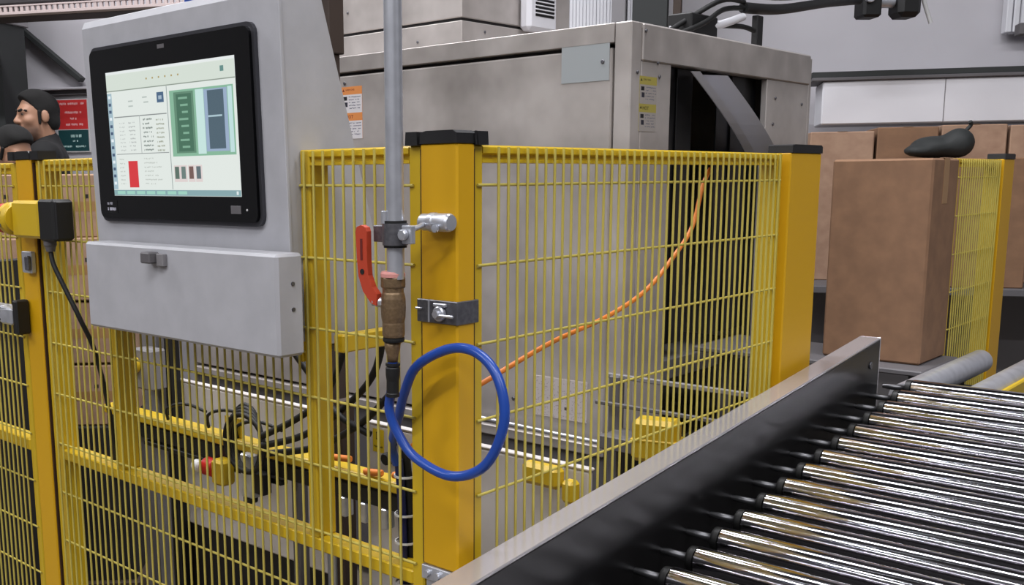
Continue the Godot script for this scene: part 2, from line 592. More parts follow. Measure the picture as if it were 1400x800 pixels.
func skin_at(p: Vector3) -> Color:         # linear; p in the head's own frame: stubble, lips, brow
	var c := Color(0.36, 0.19, 0.12)
	if p.z > 0.0 and p.y < -0.035 and p.y > -0.14 and p.z < 0.2:
		var s := clampf((-0.035 - p.y) / 0.03, 0.0, 1.0) * clampf((p.z + 0.0) / 0.03, 0.0, 1.0)
		c = c.lerp(Color(0.07, 0.045, 0.035), 0.75 * s)
	for sd in [-1.0, 1.0]:
		var e := Vector2(p.x - sd * 0.031, (p.y - 0.012) * 1.4).length()
		if p.z > 0.03 and e < 0.024:
			c = c.lerp(Color(0.10, 0.055, 0.04), 0.75 * (1.0 - e / 0.024))
	if p.z > 0.07 and absf(p.y + 0.056) < 0.009 and absf(p.x) < 0.024:
		c = Color(0.30, 0.11, 0.09)
	return c

func hand(st: SurfaceTool, wrist: Vector3, down: Vector3, side: float) -> void:
	# relaxed hand hanging beside the thigh: palm, four fingers of different lengths bent at the knuckles, a thumb from the side
	var y := -down.normalized()
	var z := V(0, 0, 1)
	var x := y.cross(z).normalized() * 1.0
	z = x.cross(y)
	var t := Transform3D(Basis(x, y, z), wrist)
	var P := []
	P.append(cap(V(0, 0.02, 0), V(0, -0.03, 0), 0.026, 0.024, 0.01))
	for k in 4:
		P.append(cap(V(0, -0.02, -0.026 + k * 0.0175), V(0, -0.085, -0.03 + k * 0.02), 0.016, 0.0125, 0.012))
	var lens := [0.062, 0.078, 0.084, 0.074]
	for k in 4:
		var b := V(0, -0.088, -0.03 + k * 0.02)
		var m := b + V(-side * 0.012, -0.45 * lens[k], 0)
		var e := m + V(-side * 0.028, -0.42 * lens[k], 0)
		P.append(cap(b, m, 0.0095, 0.0085, 0.004))
		P.append(cap(m, e, 0.0085, 0.0075, 0.004))
	P.append(cap(V(-side * 0.004, -0.03, 0.022), V(-side * 0.016, -0.065, 0.046), 0.0135, 0.0105, 0.008))
	P.append(cap(V(-side * 0.016, -0.065, 0.046), V(-side * 0.026, -0.094, 0.05), 0.0105, 0.0085, 0.004))
	net(st, P, 0.004, t, func(_p): return Color(0.36, 0.19, 0.12))

func person(called: String, label: String, at: Vector3, turn: float, tall: float, pitch: float, yaw: float, lean: float) -> void:
	var o := thing(called, label, "person", at, turn)
	var s := tall / 1.76
	var hips := V(0, 0.93, 0)
	var chest := V(0, 1.28, 0.02 + lean * 0.35)
	var neck := V(0, 1.47, 0.0 + lean * 0.55)
	var headc := V(0, 1.63, 0.035 + lean * 0.85)
	var hb := Basis(Vector3.UP, yaw) * Basis(Vector3.RIGHT, pitch)
	headc = neck + hb * V(0, 0.155, 0.035)
	var body := []
	var cloth := []
	var legs := []
	var skin := func(_p): return Color(0.36, 0.19, 0.12)
	body.append(cap(hips, chest, 0.12, 0.13, 0.05))
	body.append(cap(neck - V(0, 0.05, 0), neck + V(0, 0.06, 0.01), 0.062, 0.056, 0.03))
	cloth.append(egg(V(0, 1.02, 0.0), V(0.165, 0.17, 0.125), 0.06))
	cloth.append(egg(chest + V(0, -0.04, 0), V(0.185, 0.21, 0.135), 0.06))
	cloth.append(cap(neck - V(0.08, 0.06, 0), neck + V(0.08, -0.06, 0), 0.085, 0.085, 0.06))
	cloth.append(cap(neck - V(0, 0.03, 0.005), neck + V(0, 0.022, 0.0), 0.073, 0.068, 0.03))
	for sd in [-1.0, 1.0]:
		var sh := V(sd * 0.19, 1.415, lean * 0.5)
		var el := V(sd * 0.245, 1.13, -0.02 + lean * 0.4)
		var wr := V(sd * 0.235, 0.88, 0.08 + lean * 0.5)
		body.append(cap(sh, el, 0.05, 0.04, 0.03))
		body.append(cap(el, wr, 0.04, 0.027, 0.02))
		cloth.append(cap(neck + V(sd * 0.05, -0.07, 0), sh, 0.075, 0.072, 0.06))
		cloth.append(cap(sh, el, 0.07, 0.058, 0.05))
		cloth.append(cap(el, wr + V(0, 0.015, 0), 0.057, 0.042, 0.03))
		var hip := V(sd * 0.095, 0.92, 0)
		var knee := V(sd * 0.10, 0.50, 0.02)
		var ank := V(sd * 0.105, 0.09, -0.02)
		body.append(cap(hip, knee, 0.075, 0.05, 0.04))
		body.append(cap(knee, ank, 0.05, 0.036, 0.03))
		legs.append(cap(hip, knee, 0.095, 0.07, 0.05))
		legs.append(cap(knee, ank + V(0, -0.01, 0), 0.068, 0.055, 0.03))
	legs.append(egg(V(0, 0.93, 0), V(0.155, 0.12, 0.12), 0.05))
	var st := mb()
	net(st, body, 0.016, Transform3D(), skin)
	var face := [egg(V(0, 0.03, -0.015), V(0.074, 0.088, 0.096)), egg(V(0, -0.03, 0.025), V(0.06, 0.085, 0.066)), egg(V(0, -0.075, 0.035), V(0.048, 0.04, 0.052)),
		cap(V(-0.012, -0.1, 0.072), V(0.012, -0.1, 0.072), 0.016, 0.016), cap(V(0, 0.014, 0.084), V(0, -0.02, 0.108), 0.008, 0.012, 0.012), egg(V(0, -0.026, 0.1), V(0.018, 0.01, 0.013), 0.01),
		cap(V(-0.036, 0.026, 0.074), V(0.036, 0.026, 0.074), 0.012, 0.012), egg(V(-0.04, -0.02, 0.06), V(0.022, 0.02, 0.022)), egg(V(0.04, -0.02, 0.06), V(0.022, 0.02, 0.022)),
		egg(V(-0.077, -0.005, -0.012), V(0.009, 0.032, 0.02), 0.006, Basis(Vector3.UP, 0.4)), egg(V(0.077, -0.005, -0.012), V(0.009, 0.032, 0.02), 0.006, Basis(Vector3.UP, -0.4)),
		cap(V(-0.02, -0.052, 0.082), V(0.02, -0.052, 0.082), 0.007, 0.007, 0.008), cap(V(-0.017, -0.063, 0.08), V(0.017, -0.063, 0.08), 0.008, 0.008, 0.008), cap(V(0, -0.06, -0.02), V(0, -0.17, -0.04), 0.056, 0.055, 0.03)]
	var ht := Transform3D(hb, headc)
	net(st, face, 0.006, ht, skin_at)
	for sd in [-1.0, 1.0]:
		hand(st, V(sd * 0.235, 0.855, 0.085 + lean * 0.5), V(0, -1, 0.1), sd)
	part("body", st, M.skin, o)
	var hs := mb()
	net(hs, [egg(V(0, 0.033, -0.017), V(0.0775, 0.092, 0.0995)), egg(V(0, 0.088, 0.018), V(0.062, 0.042, 0.066), 0.03), egg(V(0, -0.03, -0.055), V(0.068, 0.06, 0.054))], 0.006, ht, func(_p): return Color.WHITE, func(p): return maxf(-(p.y - 1.3 * p.z + 0.004) * 0.6, -(p.y + 0.07)))
	for sd in [-1.0, 1.0]:
		net(hs, [cap(V(sd * 0.012, 0.028, 0.091), V(sd * 0.032, 0.030, 0.086), 0.0075, 0.0075, 0.004), cap(V(sd * 0.032, 0.030, 0.086), V(sd * 0.052, 0.026, 0.070), 0.0075, 0.006, 0.004), cap(V(sd * 0.071, 0.02, 0.012), V(sd * 0.068, -0.035, 0.014), 0.010, 0.007, 0.01)], 0.004, ht, func(_p): return Color.WHITE)
	part("hair", hs, M.hair, o)
	var es := mb()
	var ps := mb()
	for sd in [-1.0, 1.0]:
		net(es, [egg(V(sd * 0.031, 0.011, 0.076), V(0.013, 0.008, 0.011), 0.004)], 0.004, ht, func(_p): return Color.WHITE)
		net(ps, [egg(V(sd * 0.031, 0.011, 0.084), V(0.006, 0.006, 0.005), 0.004)], 0.003, ht, func(_p): return Color.WHITE)
	part("eyes", es, M.eye, o)
	part("pupils", ps, M.black, o)
	var js := mb()
	net(js, cloth, 0.016, Transform3D(), skin)
	part("jacket", js, M.jacket, o)
	var ts := mb()
	net(ts, legs, 0.018, Transform3D(), skin)
	part("trousers", ts, M.trousers, o)
	for sd in [-1.0, 1.0]:
		var fs := mb()
		net(fs, [egg(V(sd * 0.105, 0.05, 0.0), V(0.045, 0.05, 0.07), 0.03), egg(V(sd * 0.11, 0.036, 0.09), V(0.046, 0.036, 0.09), 0.03)], 0.014, Transform3D(), skin)
		part("shoe", fs, M.shoe, o)
	o.scale = Vector3.ONE * s

# ------------------------------------------------------------------ safety fence
func wire_mesh(l: float, r := 0.002) -> ArrayMesh:          # an upright wire of length l, its foot at the origin
	var key := "%.4f_%.4f" % [l, r]
	if not mesh_cache.has(key):
		var st := mb()
		add_lathe(st, Vector3.ZERO, Vector3.UP, [[0.0, 0.0], [r, 0.0], [r, l], [0.0, l]], 7, false)
		mesh_cache[key] = st.commit()
	return mesh_cache[key]

func upright_wires(o: Node3D, x0: float, x1: float, phase: float, y0: float, y1: float, z := -0.002) -> void:
	var x := x0 + fposmod(phase - x0, PITCH)
	while x <= x1:
		part("upright_wire", wire_mesh(y1 - y0), M.wire, o, V(x, y0, z))
		x += PITCH

func cross_wires(o: Node3D, x0: float, x1: float, ys: Array, z := -0.0055) -> void:
	for y in ys:
		var w := part("cross_wire", wire_mesh(x1 - x0), M.wire, o, V(x0, y, z))
		w.rotation.z = -PI / 2

func rows(lo: float, hi: float) -> Array:
	var out := []
	var y := ROW0
	while y > lo:
		if y < hi:
			out.append(y)
		y -= 0.1
	return out

func top_rail(o: Node3D, x0: float, x1: float, y: float) -> void:     # folded profile with a groove along its front
	var st := mb()
	var p := PackedVector2Array([Vector2(-0.044, 0.0), Vector2(-0.010, 0.0), Vector2(-0.0075, -0.0025), Vector2(-0.0075, -0.0095), Vector2(-0.014, -0.012), Vector2(-0.014, -0.0165), Vector2(-0.0085, -0.0175), Vector2(-0.0085, -0.0215), Vector2(-0.044, -0.0215)])
	add_prism(st, p, -x1, -x0, Transform3D(Basis(V(0, 0, 1), V(0, 1, 0), V(-1, 0, 0)), V(0, y, 0)))
	part("top_rail", st, M.yellow, o)

func bar(o: Node3D, called: String, x0: float, x1: float, y0: float, y1: float, z0 := -0.044, z1 := -0.0075) -> void:
	part(called, mm(V(x0, y0, z0), V(x1, y1, z1), 0.002), M.yellow, o)

# a post with a black three-lobed cap; local x along the fence
func fence_post(label: String, at: Vector3, turn: float, w: float, dep: float, y0: float, lobes: Array) -> Node3D:
	var o := thing("fence_post", label, "fence post", at, turn, "yellow fence posts with black caps")
	part("column", mm(V(-w, y0, -dep), V(0, 1.402, 0), 0.0025), M.post, o)
	if w < 0.1:
		part("seam_strip", mm(V(-w - 0.003, y0, -dep), V(-w + 0.002, 1.395, -0.004)), M.seam, o)
	var cs := mb()
	var pl := PackedVector2Array([Vector2(-w + 0.001, 0), Vector2(0.001, 0), Vector2(0.0005, 0.012), Vector2(-0.006, 0.0155), Vector2(-w + 0.012, 0.0155), Vector2(-w + 0.002, 0.0135)])
	add_prism(cs, pl, -dep - 0.001, 0.0015, Transform3D(Basis(), V(0, 1.4015, 0)))
	part("cap", cs, M.cap, o)
	for l in lobes:
		var ls := mb()
		add_prism(ls, PackedVector2Array([Vector2(l[0], 0), Vector2(l[1], 0), Vector2(l[1] - 0.0012, 0.0165), Vector2(l[0] + 0.0012, 0.0165)]), l[2], l[3], Transform3D(Basis(), V(0, 1.4, 0)))
		part("side_cap", ls, M.cap, o)
	return o

func build_fences() -> void:
	# front fence: runs along x in the plane z = 0
	var o := thing("mesh_fence", "yellow wire fence left of the corner post, cut out around the operator console", "fence", Vector3.ZERO, 0.0, "yellow wire mesh fences")
	bar(o, "upright", -0.0875, -0.066, 0.15, FENCE_TOP)
	bar(o, "upright", -1.057, -1.037, 0.15, FENCE_TOP)
	bar(o, "upright", -0.836, -0.815, 0.838, FENCE_TOP)
	bar(o, "upright", -0.298, -0.278, 0.838, FENCE_TOP)
	top_rail(o, -0.278, -0.0875, FENCE_TOP)
	top_rail(o, -1.037, -0.836, FENCE_TOP)
	bar(o, "middle_rail", -1.037, -0.0875, 0.818, 0.838)
	bar(o, "bottom_rail", -1.037, -0.0875, 0.15, 0.17)
	bar(o, "return_rail", -0.276, -0.256, 1.112, 1.138, -0.17, -0.044)
	part("bracket", mm(V(-0.307, 1.10, -0.03), V(-0.298, 1.13, -0.004), 0.001), M.yellow, o)
	upright_wires(o, -1.045, -0.822, -0.263, 0.152, FENCE_TOP - 0.002)
	upright_wires(o, -0.81, -0.30, -0.263, 0.152, 1.117)
	upright_wires(o, -0.297, -0.09, -0.263, 0.152, FENCE_TOP - 0.002)
	cross_wires(o, -1.05, -0.812, rows(1.11, 1.39))
	cross_wires(o, -0.2965, -0.078, rows(1.11, 1.39))
	cross_wires(o, -1.05, -0.078, rows(0.16, 1.11))
	cross_wires(o, -0.815, -0.295, [1.115])
	o = thing("mesh_fence", "yellow wire fence panel beyond the post that carries the emergency stop box", "fence", Vector3.ZERO, 0.0, "yellow wire mesh fences")
	bar(o, "upright", -1.172, -1.152, 0.15, FENCE_TOP - 0.004)
	bar(o, "upright", -2.0, -1.98, 0.15, FENCE_TOP - 0.004)
	top_rail(o, -1.98, -1.172, FENCE_TOP - 0.004)
	bar(o, "middle_rail", -1.98, -1.172, 0.812, 0.836)
	bar(o, "bottom_rail", -1.98, -1.172, 0.15, 0.17)
	upright_wires(o, -1.99, -1.165, -0.263, 0.152, FENCE_TOP - 0.006)
	cross_wires(o, -1.99, -1.16, rows(0.16, 1.38))
	# right fence: runs away from the corner in the plane x = 0
	o = thing("mesh_fence", "yellow wire fence panel behind the conveyor guide, orange cable hanging behind it", "fence", Vector3.ZERO, PI / 2, "yellow wire mesh fences")
	bar(o, "upright", 0.037, 0.058, 0.15, FENCE_TOP)
	bar(o, "upright", 0.905, 0.925, 0.15, FENCE_TOP)
	top_rail(o, 0.058, 0.905, FENCE_TOP)
	bar(o, "middle_rail", 0.058, 0.905, 0.55, 0.57)
	bar(o, "bottom_rail", 0.058, 0.905, 0.15, 0.17)
	upright_wires(o, 0.066, 0.905, 0.0822, 0.152, FENCE_TOP - 0.002)
	cross_wires(o, 0.045, 0.915, rows(0.16, 1.39))
	o = thing("mesh_fence", "yellow wire fence panel past the gap, behind the brown carton", "fence", Vector3.ZERO, PI / 2, "yellow wire mesh fences")
	bar(o, "upright", 1.98, 2.0, 0.15, FENCE_TOP)
	bar(o, "upright", 2.36, 2.385, 0.15, FENCE_TOP)
	top_rail(o, 2.0, 2.36, FENCE_TOP)
	bar(o, "middle_rail", 2.0, 2.36, 0.80, 0.82)
	bar(o, "bottom_rail", 2.0, 2.36, 0.15, 0.17)
	upright_wires(o, 1.985, 2.37, 0.0822, 0.152, FENCE_TOP - 0.002)
	cross_wires(o, 1.975, 2.375, rows(0.16, 1.39))
	# posts
	o = fence_post("yellow corner fence post at the conveyor, blue hose looped over it", Vector3.ZERO, 0.0, 0.061, 0.034, 0.858, [[-0.085, -0.064, -0.034, 0.0015], [0.002, 0.0035, -0.034, -0.03], [-0.028, 0.0015, -0.058, -0.0385]])
	part("seam_strip", mm(V(-0.03, 0.86, -0.037), V(-0.003, 1.395, -0.032)), M.seam, o)
	var ft := mb()
	mm(V(-0.06, 0.0, -0.032), V(-0.004, 0.857, -0.004), 0.002, ft)
	mm(V(-0.062, 0.838, -0.034), V(-0.001, 0.8575, 0.002), 0.001, ft)
	part("foot_tube", ft, M.zinc, o)
	for x in [-0.05, -0.032, -0.014]:
		var bs := mb()
		add_cyl(bs, V(x, 0.848, 0.002), V(x, 0.848, 0.007), 0.005, 6)
		part("bolt", bs, M.zinc, o)
	o = fence_post("yellow fence post at the left carrying the emergency stop box and door lock", V(-1.074, 0, 0), 0.0, 0.06, 0.04, 0.02, [[-0.088, -0.066, -0.036, 0.0015], [0.003, 0.036, -0.036, 0.0015]])
	part("seam_strip", mm(V(-0.003, 0.03, -0.038), V(0.004, 1.395, -0.004)), M.seam, o)
	part("base_plate", mm(V(-0.09, 0, -0.07), V(0.03, 0.02, 0.03), 0.002), M.yellow, o)
	bar(o, "door_jamb", 0.005, 0.0168, 0.15, FENCE_TOP)
	o = fence_post("yellow fence post at the gap beside the carton, at the end of the conveyor guide", V(0, 0, -1.085), PI / 2, 0.14, 0.045, 0.02, [])
	part("base_plate", mm(V(-0.16, 0, -0.09), V(0.02, 0.02, 0.015), 0.002), M.yellow, o)
	o = fence_post("yellow fence post farthest along the fence, past the carton", V(0, 0, -2.50), PI / 2, 0.11, 0.045, 0.02, [])
	part("base_plate", mm(V(-0.12, 0, -0.07), V(0.02, 0.02, 0.02), 0.002), M.yellow, o)

# ------------------------------------------------------------------ hall
func light_fixture(label: String, at: Vector3, l: float, power: float) -> void:
	var o := thing("light_fixture", label, "lamp", at, WALL_TURN, "long lamps under the hall ceiling")
	part("housing", mm(V(-l * 0.5, 0.0, -0.12), V(l * 0.5, 0.08, 0.12), 0.01), M.grey, o)
	var em := mat(Color(0.9, 0.9, 0.9), 0.6)
	em.emission_enabled = true
	em.emission = Color(0.985, 0.985, 1.0)
	em.emission_energy_multiplier = 2.0
	part("diffuser", mm(V(-l * 0.5 + 0.02, -0.012, -0.10), V(l * 0.5 - 0.02, 0.0, 0.10)), em, o)
	part("hanger", mm(V(-l * 0.3 - 0.006, 0.08, -0.006), V(-l * 0.3 + 0.006, 6.0 - at.y, 0.006)), M.grey, o)
	part("hanger", mm(V(l * 0.3 - 0.006, 0.08, -0.006), V(l * 0.3 + 0.006, 6.0 - at.y, 0.006)), M.grey, o)
	var li := AreaLight3D.new()
	li.name = "lamp_light"
	li.area_size = Vector2(l, 0.2)
	li.light_color = Color(0.985, 0.985, 1.0)
	li.light_energy = power
	li.area_range = 30.0
	li.shadow_enabled = true
	o.add_child(li)
	li.position = V(0, -0.02, 0)
	li.rotation.x = -PI / 2

func build_hall() -> void:
	struct("floor", mm(V(-9, -0.2, -1), V(9, 0.0, 13)), M.floor, WALL_AT, WALL_TURN)
	struct("ceiling", mm(V(-9, 6.0, -1), V(9, 6.2, 13)), M.ceiling, WALL_AT, WALL_TURN)
	struct("wall_back", mm(V(-9, 0, -0.2), V(9, 6, 0)), M.wall, WALL_AT, WALL_TURN)
	struct("wall_front", mm(V(-9, 0, 12), V(9, 6, 12.2)), M.far_wall, WALL_AT, WALL_TURN)
	struct("wall_left", mm(V(-7.2, 0, -0.2), V(-7.0, 6, 12.2)), M.far_wall, WALL_AT, WALL_TURN)
	struct("wall_right", mm(V(7.0, 0, -0.2), V(7.2, 6, 12.2)), M.far_wall, WALL_AT, WALL_TURN)

func build_hall_items() -> void:
	# left part of the hall behind the fence
	var o := thing("pillar", "dark charcoal steel pillar at the left edge beyond the two men", "pillar", hall(-2.65, 0, 0.5), WALL_TURN)
	part("shaft", mm(V(-0.5, 0, -0.12), V(0.395, 6.0, 0.12), 0.006), M.charcoal, o)
	part("head_plate", mm(V(-0.52, 2.24, -0.14), V(0.41, 2.27, 0.14), 0.004), M.grey, o)
	var st := mb()
	add_cyl(st, V(0.40, 2.27, 0.125), V(0.40, 6.0, 0.125), 0.007, 10)
	part("drop_rod", st, M.grey, o)
	o = thing("cable_tray", "toothed pale cable tray running below the beam at the top left", "cable tray", hall(-2.35, 2.18, 1.0), WALL_TURN)
	part("channel", mm(V(-1.2, 0.0, -0.09), V(1.6, 0.012, 0.09), 0.002), M.brown, o)
	part("side_rail", mm(V(-1.2, 0.012, 0.07), V(1.6, 0.026, 0.09), 0.001), M.tray, o)
	part("side_rail", mm(V(-1.2, 0.050, 0.07), V(1.6, 0.058, 0.09), 0.001), M.tray, o)
	var tooth := mm(V(-0.009, 0.026, 0.074), V(0.009, 0.050, 0.088), 0.001).commit()
	for k in 86:
		part("tooth", tooth, M.tray, o, V(-1.18 + k * 0.032, 0, 0))
	o = thing("ceiling_beam", "grey steel beam above the toothed tray at the top left", "beam", hall(-2.35, 2.262, 0.95), WALL_TURN)
	part("web", mm(V(-1.4, 0.0, -0.05), V(1.9, 0.05, 0.05), 0.004), M.grey, o)
	part("flange", mm(V(-1.4, 0.05, -0.11), V(1.9, 0.065, 0.11), 0.003), M.panel, o)
	part("upper_plate", mm(V(-1.4, 0.065, -0.02), V(1.9, 0.35, 0.02), 0.003), M.panel, o)
	o = thing("wall_brace", "dark diagonal strut on the grey wall above the men", "strut", hall(-2.31, 2.13, 0.05), WALL_TURN)
	st = mb()
	add_box(st, V(0, 0.0, 0), V(0.52, 0.03, 0.05), 0.003, Basis(V(0, 0, 1), -0.67))
	part("strut", st, M.charcoal, o)
	o = thing("hall_sign", "red and dark green notice board with pale lettering on the wall behind the men", "sign", hall(-2.215, 1.70, 0.012), WALL_TURN)
	part("backing", mm(V(-0.115, -0.165, -0.012), V(0.115, 0.165, 0.0), 0.002), M.white, o)
	st = mb()
	add_sheet(st, Vector3.ZERO, 0.222, 0.322, 0.001)
	part("print", st, hall_sign(), o)
	o = thing("wall_ledge", "grey ledge along the wall above the red notice", "ledge", hall(-2.2, 1.885, 0.0), WALL_TURN)
	part("shelf", mm(V(-0.4, 0.03, 0.0), V(0.4, 0.045, 0.05), 0.003), M.wall, o)
	part("apron", mm(V(-0.4, 0.0, 0.0), V(0.4, 0.03, 0.03), 0.002), M.dim, o)
	# right part of the hall
	o = thing("wall_duct", "long white sheet metal panel across the back wall at the right", "panel", hall(2.0, 0, 0.55), WALL_TURN)
	part("face", mm(V(0.10, 1.592, -0.3), V(2.4, 1.79, 0.0), 0.006), M.panel, o)
	part("top_flange", mm(V(0.05, 1.79, -0.3), V(2.4, 1.806, 0.014), 0.003), M.dim, o)
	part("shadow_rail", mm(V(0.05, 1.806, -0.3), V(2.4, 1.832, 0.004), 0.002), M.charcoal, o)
	part("joint", mm(V(0.62, 1.594, -0.2), V(0.624, 1.788, 0.001)), M.grey, o)
	o = thing("wall_rail", "dark horizontal rail on the corrugated sheet at the top right", "rail", hall(2.95, 0, 0.5), WALL_TURN)
	part("rail", mm(V(-0.04, 1.97, -0.05), V(1.4, 2.02, 0.03), 0.003), M.dim, o)
	part("bracket", mm(V(0.2, 1.9, -0.45), V(0.24, 2.0, -0.05), 0.002), M.dim, o)
	o = thing("corrugated_sheet", "pale corrugated wall sheet at the top right corner", "cladding", hall(2.96, 0, 0.1), WALL_TURN)
	for k in 30:
		part("rib", mm(V(k * 0.03, 2.03, -0.08), V(k * 0.03 + 0.026, 3.2, 0.012 if k % 2 else 0.005), 0.004), M.panel, o)
	o = thing("corrugated_sheet", "pale ribbed sheet on the back wall above the middle of the machine", "cladding", hall(0.15, 0, 0.004), WALL_TURN)
	for k in 90:
		part("rib", mm(V(k * 0.018 - 0.5, 0.5, 0.0), V(k * 0.018 - 0.483, 3.0, 0.010 if k % 3 else 0.008), 0.003), M.panel, o)
	o = thing("pillar", "dark green grey steel column behind the machine corner", "pillar", hall(1.297, 0, 0.35), WALL_TURN)
	part("web", mm(V(-0.085, 0, -0.08), V(0.085, 6, 0.08), 0.004), M.charcoal, o)
	part("flange", mm(V(-0.19, 0, -0.1), V(-0.12, 6, 0.02), 0.004), M.grey, o)
	part("flange", mm(V(0.11, 0, -0.1), V(0.15, 6, 0.1), 0.004), M.brown, o)
	# cartons stored below the white panel
	var tones := [M.carton_pale, M.carton, M.carton_pale, M.carton_pale, M.carton, M.carton]
	var tops := [1.545, 1.56, 1.565, 1.56, 1.575, 1.57]
	var said := ["at the left end of the row under the white panel", "second in the row under the white panel", "third in the row under the white panel", "fourth in the row, under the dark bag", "fifth in the row, right of the dark bag", "at the right end of the row under the white panel"]
	var x := 0.02
	for i in 6:
		var w: float = [0.26, 0.24, 0.25, 0.2, 0.24, 0.4][i]
		var b := thing("carton", "brown shipping carton " + said[i], "carton", hall(2.0 + x + w * 0.5, 0.9, 0.75), WALL_TURN, "cartons stored under the white panel")
		part("box", mm(V(-w * 0.5, 0, -0.18), V(w * 0.5, tops[i] - 0.9, 0.18), 0.004), tones[i], b)
		part("tape", mm(V(-0.02, tops[i] - 0.9, -0.18), V(0.02, tops[i] - 0.899, 0.18)), M.tape, b)
		x += w + 0.012
	o = thing("storage_rack", "low grey rack under the row of cartons at the back", "rack", hall(2.75, 0, 0.75), WALL_TURN)
	part("shelf", mm(V(-0.8, 0.87, -0.22), V(1.0, 0.9, 0.45), 0.003), M.dim, o)
	for p in [[-0.78, -0.2], [0.98, -0.2], [-0.78, 0.2], [0.98, 0.2]]:
		part("leg", mm(V(p[0] - 0.02, 0, p[1] - 0.02), V(p[0] + 0.02, 0.87, p[1] + 0.02), 0.003), M.dim, o)
	part("side_sheet", mm(V(-0.76, 0.1, -0.2), V(0.96, 0.86, -0.19), 0.001), M.grey, o)
	o = thing("film_bundle", "dark crumpled bag lying on the front carton under the white panel", "bag", hall(2.52, 1.441, 1.05), WALL_TURN)
	st = mb()
	net(st, [egg(V(-0.03, 0.03, 0.0), V(0.09, 0.045, 0.08), 0.03), egg(V(0.06, 0.045, 0.02), V(0.06, 0.06, 0.06), 0.03), egg(V(-0.09, 0.015, 0.04), V(0.06, 0.025, 0.05), 0.02)], 0.012, Transform3D(), func(_p): return Color.WHITE)
	part("bag", st, M.charcoal, o)
	st = mb()
	add_tube(st, [V(0.08, 0.09, 0.02), V(0.1, 0.115, 0.02), V(0.095, 0.13, 0.03)], 0.008, 8)
	part("tied_neck", st, M.charcoal, o)
	var fc := thing("carton", "brown carton in front of the row under the white panel, carrying the dark bag", "carton", hall(2.56, 0.9, 1.05), WALL_TURN, "cartons stored under the white panel")
	part("box", mm(V(-0.24, 0, -0.11), V(0.28, 0.523, 0.11), 0.004), M.carton, fc)
	part("tape", mm(V(-0.24, 0.523, -0.02), V(0.28, 0.5235, 0.02)), M.tape, fc)
	# cartons behind the left fence
	var spots := [[-2.29, 1.383, -0.70, "brown carton behind the left fence, upper one beside the console"], [-2.27, 1.19, -0.68, "brown carton behind the left fence, under the upper one"], [-2.27, 0.99, -0.70, "brown carton behind the left fence, third from the top"], [-2.28, 0.79, -0.69, "brown carton at the bottom of the visible pile behind the left fence"]]
	for i in 4:
		var p: Array = spots[i]
		var b := thing("carton", p[3], "carton", V(p[0], p[1] - 0.195, p[2]), 0.82, "cartons piled behind the left fence")
		part("box", mm(V(-0.2, 0, -0.14), V(0.2, 0.193, 0.14), 0.004), M.carton_pale, b)
		part("tape", mm(V(-0.2, 0.08, 0.14), V(0.2, 0.11, 0.1405)), M.tape, b)
		for k in 3:
			part("hand_hole", mm(V(-0.13 + k * 0.12, 0.12 - 0.03 * (k % 2), 0.1402), V(-0.117 + k * 0.12, 0.132 - 0.03 * (k % 2), 0.141)), M.dark, b)
	o = thing("carton_stand", "dark stand carrying the carton pile behind the left fence", "stand", V(-2.28, 0, -0.69), 0.82)
	part("block", mm(V(-0.21, 0, -0.15), V(0.21, 0.594, 0.15), 0.006), M.dark, o)
	part("skid", mm(V(-0.23, 0, -0.17), V(0.23, 0.08, 0.17), 0.004), M.brown, o)

# ------------------------------------------------------------------ shrink tunnel and what stands on it
func screw(o: Node3D, at: Vector3, n: Vector3, r := 0.006, m: Material = null) -> void:
	var st := mb()
	add_cyl(st, at, at + n * 0.004, r, 8, 0.0015)
	part("screw", st, m if m else M.dark_zinc, o)

